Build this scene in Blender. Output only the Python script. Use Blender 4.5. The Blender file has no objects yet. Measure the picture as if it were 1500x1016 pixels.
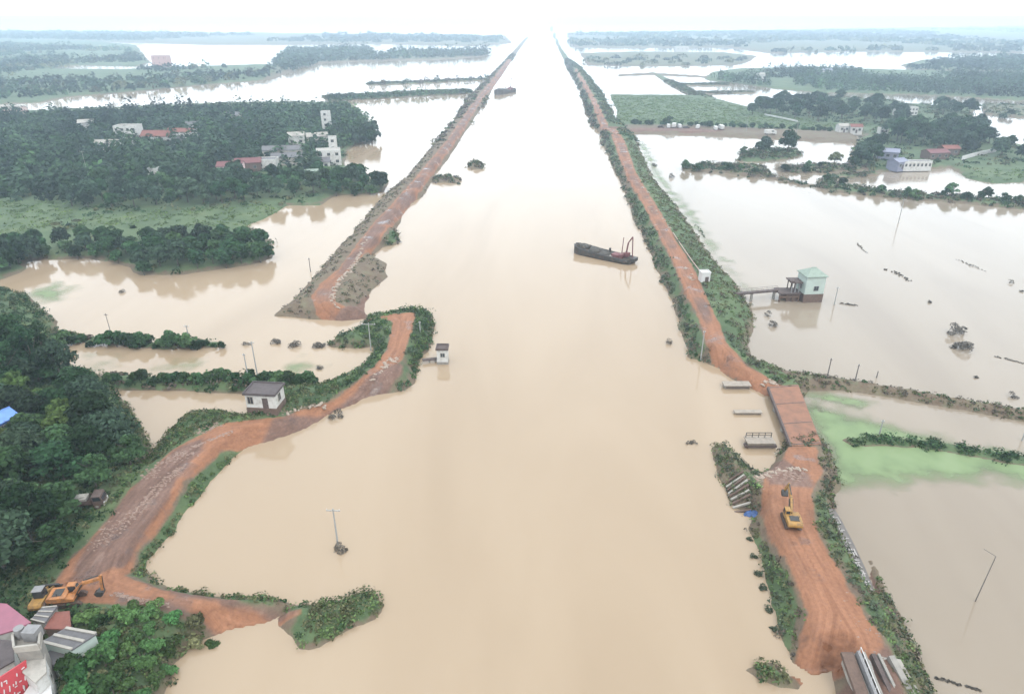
import bpy, math, random
import numpy as np
from mathutils import Vector, Matrix, Euler

random.seed(7)
RNG = np.random.default_rng(11)
SC = bpy.context.scene
COL = SC.collection

# ------------------------------------------------------------------ camera
CAM_H = 70.0
F = 1000.0                      # focal length in photo pixels (1500 wide)
YH = 24.0                       # horizon row
TH = math.atan((508 - YH) / F)
PSI = math.atan(47 * math.cos(TH) / F)
cam_d = bpy.data.cameras.new('Camera')
cam_d.sensor_width = 36.0
cam_d.lens = 36.0 * F / 1500.0
cam_d.clip_start = 1.0
cam_d.clip_end = 40000.0
cam = bpy.data.objects.new('Camera', cam_d)
cam.location = (0, 0, CAM_H)
cam.rotation_euler = (math.pi / 2 - TH, 0, PSI)
COL.objects.link(cam)
SC.camera = cam

# ------------------------------------------------------------------ light
SUN_EL, SUN_AZ = math.radians(52), math.radians(150)     # azimuth clockwise from +Y
world = bpy.data.worlds.new('World')
SC.world = world
world.use_nodes = True
wn, wl = world.node_tree.nodes, world.node_tree.links
bg = wn['Background']
sky = wn.new('ShaderNodeTexSky')
sky.sky_type = 'NISHITA'
sky.sun_disc = False
sky.sun_elevation = SUN_EL
sky.sun_rotation = SUN_AZ
sky.air_density = 1.0
sky.dust_density = 4.0
sky.ozone_density = 1.0
mixc = wn.new('ShaderNodeMix'); mixc.data_type = 'RGBA'
wtc = wn.new('ShaderNodeTexCoord')
wnz = wn.new('ShaderNodeTexNoise'); wnz.inputs['Scale'].default_value = 2.2; wnz.inputs['Detail'].default_value = 5
wl.new(wtc.outputs['Generated'], wnz.inputs['Vector'])
wmr = wn.new('ShaderNodeMapRange')
wmr.inputs[1].default_value = 0.25; wmr.inputs[2].default_value = 0.75
wmr.inputs[3].default_value = 0.80; wmr.inputs[4].default_value = 0.98
wl.new(wnz.outputs['Fac'], wmr.inputs[0])
wl.new(wmr.outputs[0], mixc.inputs[0])
wl.new(sky.outputs[0], mixc.inputs[6])
mixc.inputs[7].default_value = (9.7, 10.5, 11.1, 1)      # the overcast cloud layer
wl.new(mixc.outputs[2], bg.inputs['Color'])
bg.inputs['Strength'].default_value = 0.12
sun_d = bpy.data.lights.new('Sun', 'SUN')
sun_d.energy = 0.7
sun_d.angle = math.radians(18)
sun_d.color = (1.0, 0.95, 0.88)
sun = bpy.data.objects.new('Sun', sun_d)
sd_ = Vector((math.sin(SUN_AZ) * math.cos(SUN_EL), math.cos(SUN_AZ) * math.cos(SUN_EL), math.sin(SUN_EL)))
sun.rotation_euler = (-sd_).to_track_quat('-Z', 'Y').to_euler()
COL.objects.link(sun)

SC.view_settings.view_transform = 'Standard'
SC.view_settings.look = 'None'
SC.view_settings.gamma = 1.0
SC.view_settings.exposure = 1.13
SC.render.engine = 'CYCLES'
try:
    SC.cycles.use_denoising = True
    SC.cycles.denoiser = 'OPENIMAGEDENOISE'
except Exception:
    pass
SC.cycles.max_bounces = 5
SC.cycles.diffuse_bounces = 2
SC.cycles.glossy_bounces = 2
SC.cycles.transmission_bounces = 2
SC.cycles.transparent_max_bounces = 6
SC.cycles.volume_bounces = 1
SC.cycles.caustics_reflective = False
SC.cycles.caustics_refractive = False

# ------------------------------------------------------------------ photo pixel -> world point on a level plane
_ct, _st, _cp, _sp = math.cos(TH), math.sin(TH), math.cos(PSI), math.sin(PSI)
_R = np.array([_cp, _sp, 0.0])
_FW = np.array([-_sp * _ct, _cp * _ct, -_st])
_UP = np.array([-_sp * _st, _cp * _st, _ct])


def G(px, py, z=0.0):
    d = _FW + (px - 750) / F * _R - (py - 508) / F * _UP
    t = (z - CAM_H) / d[2]
    return float(d[0] * t), float(d[1] * t)


def P(px, py, z=0.0):
    x, y = G(px, py, z)
    return Vector((x, y, z))


def GA(pts, z=0.0):
    return np.array([G(a, b, z) for a, b in pts])


def mpp(py):                     # photo pixels per metre on the water at row py
    return (py - YH) * _ct / CAM_H


# ------------------------------------------------------------------ noise / distance
def _hash(ix, iy, seed):
    h = (ix * 374761393 + iy * 668265263 + seed * 1274126177) & 0xFFFFFFFF
    h = ((h ^ (h >> 13)) * 1274126177) & 0xFFFFFFFF
    h = h ^ (h >> 16)
    return (h & 0xFFFF) / 65535.0


def vnoise(x, y, seed=0):
    ix = np.floor(x).astype(np.int64); iy = np.floor(y).astype(np.int64)
    fx = x - ix; fy = y - iy
    fx = fx * fx * (3 - 2 * fx); fy = fy * fy * (3 - 2 * fy)
    a = _hash(ix, iy, seed); b = _hash(ix + 1, iy, seed)
    c = _hash(ix, iy + 1, seed); d = _hash(ix + 1, iy + 1, seed)
    return (a * (1 - fx) + b * fx) * (1 - fy) + (c * (1 - fx) + d * fx) * fy


def fbm(x, y, seed=0, oct=4):
    s = 0.0; a = 0.5; t = 0
    for k in range(oct):
        s = s + a * vnoise(x * 2 ** k, y * 2 ** k, seed + k * 17); t += a; a *= 0.55
    return s / t - 0.5


def sdist(X, Y, poly):
    """signed distance to a polygon, positive inside"""
    d2 = np.full(X.shape, 1e18); ins = np.zeros(X.shape, bool)
    n = len(poly)
    for i in range(n):
        ax, ay = poly[i]; bx, by = poly[(i + 1) % n]
        ex, ey = bx - ax, by - ay
        L = ex * ex + ey * ey + 1e-12
        t = np.clip(((X - ax) * ex + (Y - ay) * ey) / L, 0, 1)
        dx = X - ax - t * ex; dy = Y - ay - t * ey
        d2 = np.minimum(d2, dx * dx + dy * dy)
        if abs(ey) > 1e-12:
            c = ((ay > Y) != (by > Y)) & (X < (bx - ax) * (Y - ay) / ey + ax)
            ins ^= c
    d = np.sqrt(d2)
    return np.where(ins, d, -d)


def inpoly(x, y, poly):
    return sdist(np.array([x]), np.array([y]), poly)[0]


# ------------------------------------------------------------------ object helpers
def tag(o, label=None, cat=None, group=None, kind=None):
    if label: o['label'] = label
    if cat: o['category'] = cat
    if group: o['group'] = group
    if kind: o['kind'] = kind
    return o


def empty(name, loc, rz=0.0, label=None, cat=None, group=None):
    o = bpy.data.objects.new(name, None)
    o.empty_display_size = 0.5
    o.location = loc; o.rotation_euler = (0, 0, rz)
    COL.objects.link(o)
    return tag(o, label, cat, group)


CHILD = {}


def copy_tree(o, parent=None):
    c = o.copy(); COL.objects.link(c)
    if parent is not None:
        c.parent = parent
    for ch in CHILD.get(o.name, []):
        copy_tree(ch, c)
    return c


class MB:
    def __init__(s):
        s.v = []; s.f = []

    def add(s, vs, fs):
        b = len(s.v)
        s.v.extend([tuple(p) for p in vs]); s.f.extend([tuple(i + b for i in f) for f in fs])
        return s

    def box(s, c, size, rz=0.0, ry=0.0, rx=0.0, taper=1.0):
        M = Matrix.Translation(Vector(c)) @ Euler((rx, ry, rz)).to_matrix().to_4x4()
        x, y, z = [k / 2 for k in size]
        vs = [M @ Vector(p) for p in ((-x, -y, -z), (x, -y, -z), (x, y, -z), (-x, y, -z),
                                      (-x * taper, -y * taper, z), (x * taper, -y * taper, z), (x * taper, y * taper, z), (-x * taper, y * taper, z))]
        return s.add(vs, [(3, 2, 1, 0), (4, 5, 6, 7), (0, 1, 5, 4), (1, 2, 6, 5), (2, 3, 7, 6), (3, 0, 4, 7)])

    def prism(s, lo, hi):
        n = len(lo)
        return s.add(list(lo) + list(hi), [tuple(range(n - 1, -1, -1)), tuple(range(n, 2 * n))] +
                     [(i, (i + 1) % n, n + (i + 1) % n, n + i) for i in range(n)])

    def side_prism(s, prof, w, y0=0.0):
        """profile in x-z extruded along y by w, centred on y0"""
        return s.prism([(x, y0 + w / 2, z) for x, z in prof], [(x, y0 - w / 2, z) for x, z in prof])

    def tube(s, a, b, r0, r1=None, n=8):
        a, b = Vector(a), Vector(b)
        r1 = r0 if r1 is None else r1
        d = (b - a)
        if d.length < 1e-6: return s
        q = d.to_track_quat('Z', 'Y').to_matrix()
        lo = []; hi = []
        for i in range(n):
            t = 2 * math.pi * i / n
            w = q @ Vector((math.cos(t), math.sin(t), 0))
            lo.append(a + w * r0); hi.append(b + w * r1)
        return s.prism(lo, hi)

    def beam(s, a, b, w, h):
        """rectangular bar"""
        a, b = Vector(a), Vector(b)
        d = (b - a); q = d.to_track_quat('X', 'Z').to_matrix()
        vs = []
        for p in (a, b):
            for sy, sz in ((-1, -1), (1, -1), (1, 1), (-1, 1)):
                vs.append(p + q @ Vector((0, sy * w / 2, sz * h / 2)))
        return s.add(vs, [(3, 2, 1, 0), (4, 5, 6, 7), (0, 1, 5, 4), (1, 2, 6, 5), (2, 3, 7, 6), (3, 0, 4, 7)])

    def lump(s, c, r, seed=0, n=10, m=6, flat=0.0):
        c = Vector(c); rnd = random.Random(seed)
        vs = []; fs = []
        ph = [rnd.uniform(0, 6.28) for _ in range(6)]
        for j in range(m + 1):
            th = math.pi * j / m
            for i in range(n):
                a = 2 * math.pi * i / n
                k = 1 + .16 * math.sin(2 * a + ph[0]) * math.sin(th) + .12 * math.sin(3 * a + ph[1] + 2 * th) + .1 * rnd.uniform(-1, 1) * math.sin(th)
                z = math.cos(th)
                vs.append((c.x + r[0] * k * math.sin(th) * math.cos(a), c.y + r[1] * k * math.sin(th) * math.sin(a), c.z + r[2] * k * max(z, -flat if flat else -1)))
        for j in range(m):
            for i in range(n):
                fs.append((j * n + i, (j + 1) * n + i, (j + 1) * n + (i + 1) % n, j * n + (i + 1) % n))
        return s.add(vs, fs)

    def build(s, name, mat, parent=None, bevel=0.0, smooth=False):
        me = bpy.data.meshes.new(name)
        me.from_pydata([tuple(v) for v in s.v], [], s.f)
        me.materials.append(mat)
        if smooth:
            me.polygons.foreach_set('use_smooth', [True] * len(me.polygons))
        me.validate(); me.update()
        o = bpy.data.objects.new(name, me)
        COL.objects.link(o)
        if parent is not None:
            o.parent = parent
            CHILD.setdefault(parent.name, []).append(o)
        if bevel:
            b = o.modifiers.new('bevel', 'BEVEL'); b.width = bevel; b.segments = 2; b.limit_method = 'ANGLE'
        return o


def np_mesh(name, V, Fq, mat, smooth=False, tint=None, corner_n=4):
    """fast mesh from numpy arrays of verts and equal-sided faces"""
    me = bpy.data.meshes.new(name)
    nv, nf = len(V), len(Fq)
    me.vertices.add(nv); me.vertices.foreach_set('co', np.ascontiguousarray(V, np.float32).ravel())
    me.loops.add(nf * corner_n); me.loops.foreach_set('vertex_index', np.ascontiguousarray(Fq, np.int32).ravel())
    me.polygons.add(nf)
    me.polygons.foreach_set('loop_start', np.arange(0, nf * corner_n, corner_n, dtype=np.int32))
    me.polygons.foreach_set('loop_total', np.full(nf, corner_n, np.int32))
    if smooth:
        me.polygons.foreach_set('use_smooth', np.ones(nf, bool))
    me.update(calc_edges=True)
    if tint is not None:
        a = me.color_attributes.new('tint', 'FLOAT_COLOR', 'POINT')
        c = np.ones((nv, 4), np.float32); c[:, :tint.shape[1]] = tint
        a.data.foreach_set('color', c.ravel())
    me.materials.append(mat)
    return me


def link_mesh(name, me, parent=None, loc=(0, 0, 0)):
    o = bpy.data.objects.new(name, me); o.location = loc
    COL.objects.link(o)
    if parent is not None:
        o.parent = parent
        CHILD.setdefault(parent.name, []).append(o)
    return o


# ------------------------------------------------------------------ materials
def new_mat(name):
    m = bpy.data.materials.new(name); m.use_nodes = True
    return m, m.node_tree.nodes, m.node_tree.links, m.node_tree.nodes['Principled BSDF']


def ramp(n, cols):
    r = n.new('ShaderNodeValToRGB')
    e = r.color_ramp.elements
    while len(e) < len(cols): e.new(0.5)
    for k, (p, c) in enumerate(cols):
        e[k].position = p; e[k].color = (*c, 1)
    return r


def solid(name, c, rough=0.7, var=0.25, scale=1.5, metal=0.0, stain=None):
    """paint or plain surface with blotches of wear"""
    m, n, l, b = new_mat(name)
    tc = n.new('ShaderNodeTexCoord')
    nz = n.new('ShaderNodeTexNoise'); nz.inputs['Scale'].default_value = scale; nz.inputs['Detail'].default_value = 6
    nz.inputs['Roughness'].default_value = 0.65
    l.new(tc.outputs['Object'], nz.inputs['Vector'])
    d = [k * (1 - var) for k in c]; h = [min(1, k * (1 + var * .6)) for k in c]
    if stain: d = stain
    r = ramp(n, [(0.3, d), (0.52, c), (0.75, h)])
    l.new(nz.outputs['Fac'], r.inputs[0]); l.new(r.outputs[0], b.inputs['Base Color'])
    b.inputs['Roughness'].default_value = rough; b.inputs['Metallic'].default_value = metal
    return m


def leaf_mat(name, vary=True):
    m, n, l, b = new_mat(name)
    at = n.new('ShaderNodeAttribute'); at.attribute_name = 'tint'
    ge = n.new('ShaderNodeNewGeometry'); oi = n.new('ShaderNodeObjectInfo')
    mr = n.new('ShaderNodeMapRange'); mr.inputs[3].default_value = 0.6; mr.inputs[4].default_value = 1.45
    l.new(ge.outputs['Random Per Island'], mr.inputs[0])
    mr2 = n.new('ShaderNodeMapRange'); mr2.inputs[3].default_value = 0.6 if vary else 1.0; mr2.inputs[4].default_value = 1.7 if vary else 1.0
    l.new(oi.outputs['Random'], mr2.inputs[0])
    mm = n.new('ShaderNodeMath'); mm.operation = 'MULTIPLY'
    l.new(mr.outputs[0], mm.inputs[0]); l.new(mr2.outputs[0], mm.inputs[1])
    hs = n.new('ShaderNodeHueSaturation')
    mh = n.new('ShaderNodeMapRange'); mh.inputs[3].default_value = 0.48 if vary else 0.5; mh.inputs[4].default_value = 0.525 if vary else 0.5
    wr = n.new('ShaderNodeMath'); wr.operation = 'FRACT'
    mu = n.new('ShaderNodeMath'); mu.operation = 'MULTIPLY'; mu.inputs[1].default_value = 7.31
    l.new(oi.outputs['Random'], mu.inputs[0]); l.new(mu.outputs[0], wr.inputs[0]); l.new(wr.outputs[0], mh.inputs[0])
    l.new(mh.outputs[0], hs.inputs['Hue']); l.new(mm.outputs[0], hs.inputs['Value'])
    l.new(at.outputs['Color'], hs.inputs['Color'])
    l.new(hs.outputs[0], b.inputs['Base Color'])
    b.inputs['Roughness'].default_value = 0.75
    b.inputs['Specular IOR Level'].default_value = 0.08
    tr = n.new('ShaderNodeBsdfTranslucent'); l.new(hs.outputs[0], tr.inputs['Color'])
    mx = n.new('ShaderNodeMixShader'); mx.inputs[0].default_value = 0.22
    l.new(b.outputs[0], mx.inputs[1]); l.new(tr.outputs[0], mx.inputs[2])
    l.new(mx.outputs[0], n['Material Output'].inputs['Surface'])
    return m


LEAF = leaf_mat('foliage')
MASS = leaf_mat('ground_cover', False)
BARK = solid('bark', (0.07, 0.055, 0.045), 0.9, 0.4, 3)


def water_mat(name, c0, c1, c2):
    m, n, l, b = new_mat(name)
    tc = n.new('ShaderNodeTexCoord')
    mp = n.new('ShaderNodeMapping'); mp.inputs['Scale'].default_value = (0.035, 0.008, 1)
    l.new(tc.outputs['Object'], mp.inputs['Vector'])
    nz = n.new('ShaderNodeTexNoise'); nz.inputs['Scale'].default_value = 1.0; nz.inputs['Detail'].default_value = 5
    nz.inputs['Distortion'].default_value = 0.8
    l.new(mp.outputs[0], nz.inputs['Vector'])
    r = ramp(n, [(0.3, c0), (0.5, c1), (0.72, c2)])
    l.new(nz.outputs['Fac'], r.inputs[0]); l.new(r.outputs[0], b.inputs['Base Color'])
    rz_ = n.new('ShaderNodeMapRange'); rz_.inputs[3].default_value = 0.02; rz_.inputs[4].default_value = 0.16
    l.new(nz.outputs['Fac'], rz_.inputs[0]); l.new(rz_.outputs[0], b.inputs['Roughness'])
    b.inputs['IOR'].default_value = 1.333
    n2 = n.new('ShaderNodeTexNoise'); n2.inputs['Scale'].default_value = 0.35; n2.inputs['Detail'].default_value = 3
    l.new(tc.outputs['Object'], n2.inputs['Vector'])
    bp = n.new('ShaderNodeBump'); bp.inputs['Strength'].default_value = 0.12; bp.inputs['Distance'].default_value = 0.25
    l.new(n2.outputs['Fac'], bp.inputs['Height']); l.new(bp.outputs[0], b.inputs['Normal'])
    return m


def ground_mat():
    m, n, l, b = new_mat('ground')
    at = n.new('ShaderNodeAttribute'); at.attribute_name = 'mask'
    sep = n.new('ShaderNodeSeparateColor'); l.new(at.outputs['Color'], sep.inputs[0])
    tc = n.new('ShaderNodeTexCoord')

    def noise(scale, det=5, rough=0.6, vec=None):
        z = n.new('ShaderNodeTexNoise'); z.inputs['Scale'].default_value = scale; z.inputs['Detail'].default_value = det
        z.inputs['Roughness'].default_value = rough
        l.new(vec or tc.outputs['Object'], z.inputs['Vector']); return z.outputs['Fac']

    def edge(sock, nsock, amt=0.7, lo=0.38, hi=0.62):
        s1 = n.new('ShaderNodeMath'); s1.operation = 'SUBTRACT'; s1.inputs[1].default_value = 0.5; l.new(nsock, s1.inputs[0])
        s2 = n.new('ShaderNodeMath'); s2.operation = 'MULTIPLY_ADD'; s2.inputs[1].default_value = amt
        l.new(s1.outputs[0], s2.inputs[0]); l.new(sock, s2.inputs[2])
        r_ = n.new('ShaderNodeMapRange'); r_.interpolation_type = 'SMOOTHSTEP'
        r_.inputs[1].default_value = lo; r_.inputs[2].default_value = hi
        l.new(s2.outputs[0], r_.inputs[0]); return r_.outputs[0]

    def mix(f, a, c):
        x = n.new('ShaderNodeMix'); x.data_type = 'RGBA'
        l.new(f, x.inputs[0]); l.new(a, x.inputs[6]); l.new(c, x.inputs[7]); return x.outputs[2]
    nA, nB, nC = noise(0.35), noise(0.08, 6), noise(2.2, 4)
    base = ramp(n, [(0.3, (0.098, 0.068, 0.048)), (0.5, (0.112, 0.086, 0.058)), (0.72, (0.118, 0.106, 0.064))])
    l.new(nA, base.inputs[0])
    lush = ramp(n, [(0.3, (0.038, 0.060, 0.028)), (0.5, (0.060, 0.090, 0.040)), (0.75, (0.092, 0.115, 0.052))])
    l.new(nB, lush.inputs[0])
    dirt = ramp(n, [(0.25, (0.125, 0.062, 0.038)), (0.42, (0.182, 0.083, 0.046)), (0.6, (0.212, 0.097, 0.053)), (0.8, (0.245, 0.130, 0.078))])
    mp = n.new('ShaderNodeMapping'); mp.inputs['Scale'].default_value = (0.5, 0.13, 1); l.new(tc.outputs['Object'], mp.inputs['Vector'])
    nD = noise(0.9, 7, 0.68, mp.outputs[0]); l.new(nD, dirt.inputs[0])
    fine = ramp(n, [(0.35, (0.86, 0.86, 0.86)), (0.6, (1.06, 1.06, 1.06))]); l.new(nC, fine.inputs[0])
    c = mix(edge(sep.outputs[1], nA), base.outputs[0], lush.outputs[0])
    # grey muddy ruts
    mud = ramp(n, [(0.3, (0.085, 0.050, 0.037)), (0.55, (0.125, 0.072, 0.054)), (0.75, (0.17, 0.112, 0.088))]); l.new(nD, mud.inputs[0])
    c = mix(edge(sep.outputs[0], nA, 0.6), c, dirt.outputs[0])
    c = mix(edge(sep.outputs[2], nB, 0.9), c, mud.outputs[0])
    # wheel ruts run parallel to the road edge
    ra = n.new('ShaderNodeAttribute'); ra.attribute_name = 'rut'
    cv = n.new('ShaderNodeCombineXYZ'); l.new(ra.outputs['Fac'], cv.inputs[0])
    nR = n.new('ShaderNodeTexNoise'); nR.inputs['Scale'].default_value = 0.12; nR.inputs['Detail'].default_value = 3
    l.new(tc.outputs['Object'], nR.inputs['Vector']); l.new(nR.outputs['Fac'], cv.inputs[1])
    nS = n.new('ShaderNodeTexNoise'); nS.inputs['Scale'].default_value = 1.5; nS.inputs['Detail'].default_value = 3; nS.inputs['Roughness'].default_value = 0.7
    l.new(cv.outputs[0], nS.inputs['Vector'])
    rr_ = ramp(n, [(0.36, (0.78, 0.75, 0.73)), (0.50, (1.0, 1.0, 1.0)), (0.66, (1.15, 1.18, 1.22))]); l.new(nS.outputs['Fac'], rr_.inputs[0])
    rm = n.new('ShaderNodeMix'); rm.data_type = 'RGBA'; rm.blend_type = 'MULTIPLY'
    l.new(sep.outputs[0], rm.inputs[0]); l.new(c, rm.inputs[6]); l.new(rr_.outputs[0], rm.inputs[7]); c = rm.outputs[2]
    x = n.new('ShaderNodeMix'); x.data_type = 'RGBA'; x.blend_type = 'MULTIPLY'; x.inputs[0].default_value = 1.0
    l.new(c, x.inputs[6]); l.new(fine.outputs[0], x.inputs[7])
    l.new(x.outputs[2], b.inputs['Base Color'])
    # wet patches on the roads: darker, glossier mud
    nW = noise(0.22, 4, 0.6)
    wet = n.new('ShaderNodeMapRange'); wet.interpolation_type = 'SMOOTHSTEP'; wet.inputs[1].default_value = 0.56; wet.inputs[2].default_value = 0.66
    l.new(nW, wet.inputs[0])
    wm = n.new('ShaderNodeMath'); wm.operation = 'MULTIPLY'; l.new(wet.outputs[0], wm.inputs[0]); l.new(sep.outputs[0], wm.inputs[1])
    wr_ = n.new('ShaderNodeMapRange'); wr_.inputs[3].default_value = 0.9; wr_.inputs[4].default_value = 0.22
    l.new(wm.outputs[0], wr_.inputs[0]); l.new(wr_.outputs[0], b.inputs['Roughness'])
    wx = n.new('ShaderNodeMix'); wx.data_type = 'RGBA'; wx.blend_type = 'MULTIPLY'; wx.inputs[7].default_value = (0.66, 0.64, 0.64, 1)
    l.new(wm.outputs[0], wx.inputs[0]); l.new(x.outputs[2], wx.inputs[6]); l.new(wx.outputs[2], b.inputs['Base Color'])
    b.inputs['Specular IOR Level'].default_value = 0.3
    bp = n.new('ShaderNodeBump'); bp.inputs['Strength'].default_value = 0.3; bp.inputs['Distance'].default_value = 0.2
    l.new(nC, bp.inputs['Height']); l.new(bp.outputs[0], b.inputs['Normal'])
    return m


GROUND = ground_mat()
WHITE = solid('white_render', (0.42, 0.41, 0.39), 0.8, 0.15, 0.9, stain=(0.28, 0.26, 0.23))
PALEGREEN = solid('pale_green_render', (0.31, 0.36, 0.325), 0.8, 0.1, 0.9)
GREENROOF = solid('green_sheet', (0.175, 0.215, 0.175), 0.6, 0.2, 1.2)
BRICK = solid('brown_brick', (0.10, 0.065, 0.05), 0.9, 0.35, 1.6)
DARKBROWN = solid('dark_timber', (0.07, 0.05, 0.045), 0.85, 0.4, 2)
ROOFDARK = solid('dark_roof', (0.065, 0.052, 0.052), 0.85, 0.35, 1.3)
CONC = solid('concrete', (0.19, 0.175, 0.155), 0.85, 0.3, 1.2)
CONCPALE = solid('pale_concrete', (0.27, 0.25, 0.22), 0.85, 0.25, 1.0)
GLASS = solid('dark_glass', (0.025, 0.03, 0.035), 0.15, 0.3, 1.0)
YELLOW = solid('yellow_paint', (0.25, 0.135, 0.032), 0.6, 0.45, 1.4, stain=(0.085, 0.055, 0.035))
ORANGE = solid('orange_paint', (0.31, 0.125, 0.038), 0.6, 0.4, 1.4, stain=(0.12, 0.065, 0.04))
STEEL = solid('dark_steel', (0.045, 0.042, 0.04), 0.6, 0.4, 2.5, 0.3)
TRACKM = solid('track_steel', (0.075, 0.045, 0.033), 0.8, 0.5, 3.0)
RUST = solid('rusty_red', (0.12, 0.04, 0.04), 0.75, 0.4, 2.0)
REDROOF = solid('red_roof', (0.15, 0.05, 0.036), 0.8, 0.3, 1.5)
PINKROOF = solid('pink_sheet_roof', (0.21, 0.075, 0.105), 0.6, 0.15, 0.8)
GREYROOF = solid('grey_sheet_roof', (0.09, 0.085, 0.088), 0.7, 0.3, 1.2)
HULL = solid('barge_hull', (0.032, 0.029, 0.024), 0.88, 0.4, 1.5, stain=(0.10, 0.06, 0.04))
SPOIL = solid('wet_spoil', (0.055, 0.05, 0.043), 0.9, 0.4, 1.5)
SIGNRED = solid('sign_red', (0.34, 0.035, 0.045), 0.5, 0.12, 1.0)
SIGNWHITE = solid('sign_white', (0.44, 0.43, 0.42), 0.6, 0.08, 1.0)
SLOPE = solid('revetment', (0.105, 0.093, 0.085), 0.9, 0.25, 0.7)
BAGS = solid('sandbag', (0.27, 0.215, 0.17), 0.85, 0.35, 3)
BLUE = solid('blue_tarp', (0.025, 0.065, 0.18), 0.5, 0.3, 2)
PIPEM = solid('grey_pipe', (0.17, 0.165, 0.165), 0.6, 0.25, 2)
STONE = solid('pale_rubble', (0.21, 0.145, 0.115), 0.9, 0.35, 3)
POLE = solid('pole_concrete', (0.24, 0.24, 0.23), 0.8, 0.2, 2)
POLEDARK = solid('pole_timber', (0.12, 0.105, 0.095), 0.85, 0.2, 2)
LILAC = solid('blue_grey_sheet', (0.15, 0.155, 0.205), 0.6, 0.2, 1)
TRUCKPAINT = solid('brown_truck_paint', (0.075, 0.05, 0.042), 0.5, 0.3, 2)
PVC = solid('pale_hose', (0.30, 0.22, 0.18), 0.7, 0.15, 3)
# ------------------------------------------------------------------ land outlines, traced as waterlines
LAND = []


def land(pts, H, sw, key, amp=0.9, z=0.0, lush=0.8):
    LAND.append(dict(poly=GA(pts, z), H=H, sw=sw, key=key, amp=amp, lush=lush))


# the long dyke right of the canal
land([(803, 34), (817, 70), (826, 88), (838, 110), (850, 130), (860, 165), (868, 185), (880, 195), (884, 210), (895, 240), (908, 265), (918, 290),
      (930, 325), (945, 350), (955, 375), (970, 410), (985, 440), (995, 480), (1003, 505), (1010, 524), (1035, 528), (1050, 537),
      (1062, 549), (1078, 557), (1100, 566), (1128, 580), (1172, 584), (1185, 570), (1160, 556), (1135, 540), (1100, 525), (1095, 510), (1100, 490), (1105, 462), (1092, 436), (1080, 420),
      (1060, 395), (1035, 370), (1020, 345), (1000, 315), (975, 285), (955, 260), (945, 235), (935, 215), (930, 200), (920, 190), (900, 175),
      (893, 158), (880, 135), (862, 112), (850, 98), (835, 88), (822, 70), (806, 34)], 3.6, 7.0, 'rd', 1.6, lush=1.0)
# levee running off to the right
land([(1120, 536), (1160, 548), (1210, 553), (1270, 563), (1330, 573), (1400, 586), (1500, 602), (1800, 655), (1800, 682), (1500, 618), (1420, 602),
      (1350, 590), (1290, 579), (1230, 571), (1180, 573), (1140, 580)], 1.7, 2.6, 'lev', 0.5, lush=0.45)
# land right of the canal in the foreground
land([(1157, 642), (1140, 662), (1125, 688), (1112, 700), (1098, 690), (1080, 668), (1060, 654), (1044, 655), (1052, 690), (1066, 725), (1078, 742), (1102, 752), (1096, 775), (1112, 800),
      (1118, 830), (1128, 870), (1138, 905), (1150, 938), (1162, 968), (1190, 982), (1222, 978), (1226, 1016), (1228, 1130), (1430, 1130), (1385, 1040), (1365, 1005),
      (1340, 950), (1310, 890), (1285, 842), (1270, 815), (1240, 762), (1216, 728), (1230, 716), (1224, 690), (1214, 660), (1202, 638)], 3.6, 5.5, 'sr', 0.9, lush=0.6)
# dyke left of the canal
land([(770, 55), (752, 75), (735, 95), (715, 115), (700, 130), (680, 150), (665, 175), (645, 200), (620, 230), (595, 260), (570, 280), (550, 300), (530, 325), (510, 350), (490, 370),
      (470, 395), (450, 415), (430, 440), (402, 463), (450, 466), (500, 470), (542, 466), (530, 452), (545, 425), (565, 405), (568, 385), (545, 375), (560, 362), (575, 355), (590, 315), (600, 300),
      (622, 285), (630, 270), (640, 252), (650, 240), (665, 220), (680, 195), (690, 182), (700, 165), (712, 150), (722, 128), (735, 110), (745, 95),
      (757, 78), (774, 55)], 3.0, 6.0, 'ld', 1.4, lush=0.12)
land([(553, 348), (570, 336), (586, 342), (583, 358), (560, 362)], 1.4, 3, 'isl', 0.6)
land([(632, 262), (655, 258), (678, 262), (672, 270), (655, 268), (632, 268)], 1.2, 3, 'isl', 0.8, lush=0.3)
land([(684, 243), (695, 237), (707, 240), (708, 248), (690, 249)], 1.8, 3, 'isl', 0.6, lush=0.3)
# lower left land with the wood, the wide road and the hook of the dyke
land([(535, 463), (560, 465), (580, 462), (610, 455), (632, 460), (637, 480), (632, 505), (620, 520), (608, 540), (606, 560), (592, 572), (552, 577), (530, 584),
      (500, 597), (475, 609), (450, 624), (420, 637), (390, 646), (362, 655), (340, 668), (322, 690), (300, 716), (270, 752), (242, 793), (217, 822), (208, 840),
      (228, 852), (262, 866), (302, 872), (350, 874), (410, 878), (438, 884), (435, 893), (390, 906), (350, 918), (318, 925), (285, 942), (255, 970), (243, 1016), (230, 1130),
      (-420, 1130), (-420, 425), (0, 425), (40, 434), (80, 467), (88, 497), (76, 537), (150, 550), (165, 572), (190, 598), (208, 625), (218, 655), (214, 682), (228, 656),
      (245, 635), (275, 608), (330, 605), (362, 612), (372, 585), (385, 573), (470, 567), (505, 556), (530, 540), (545, 522), (546, 507), (520, 511), (490, 509), (478, 505),
      (505, 492), (530, 480)], 3.0, 5.0, 'lw', 0.9, lush=0.9)
land([(150, 548), (230, 552), (330, 550), (400, 553), (460, 562), (500, 562), (470, 574), (365, 577), (220, 571), (160, 572)], 1.1, 2.5, 'b1', 0.6, lush=1)
land([(60, 487), (150, 494), (230, 502), (325, 501), (325, 508), (240, 512), (150, 503), (60, 497)], 0.9, 2.5, 'b0', 0.6, lush=1)
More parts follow.
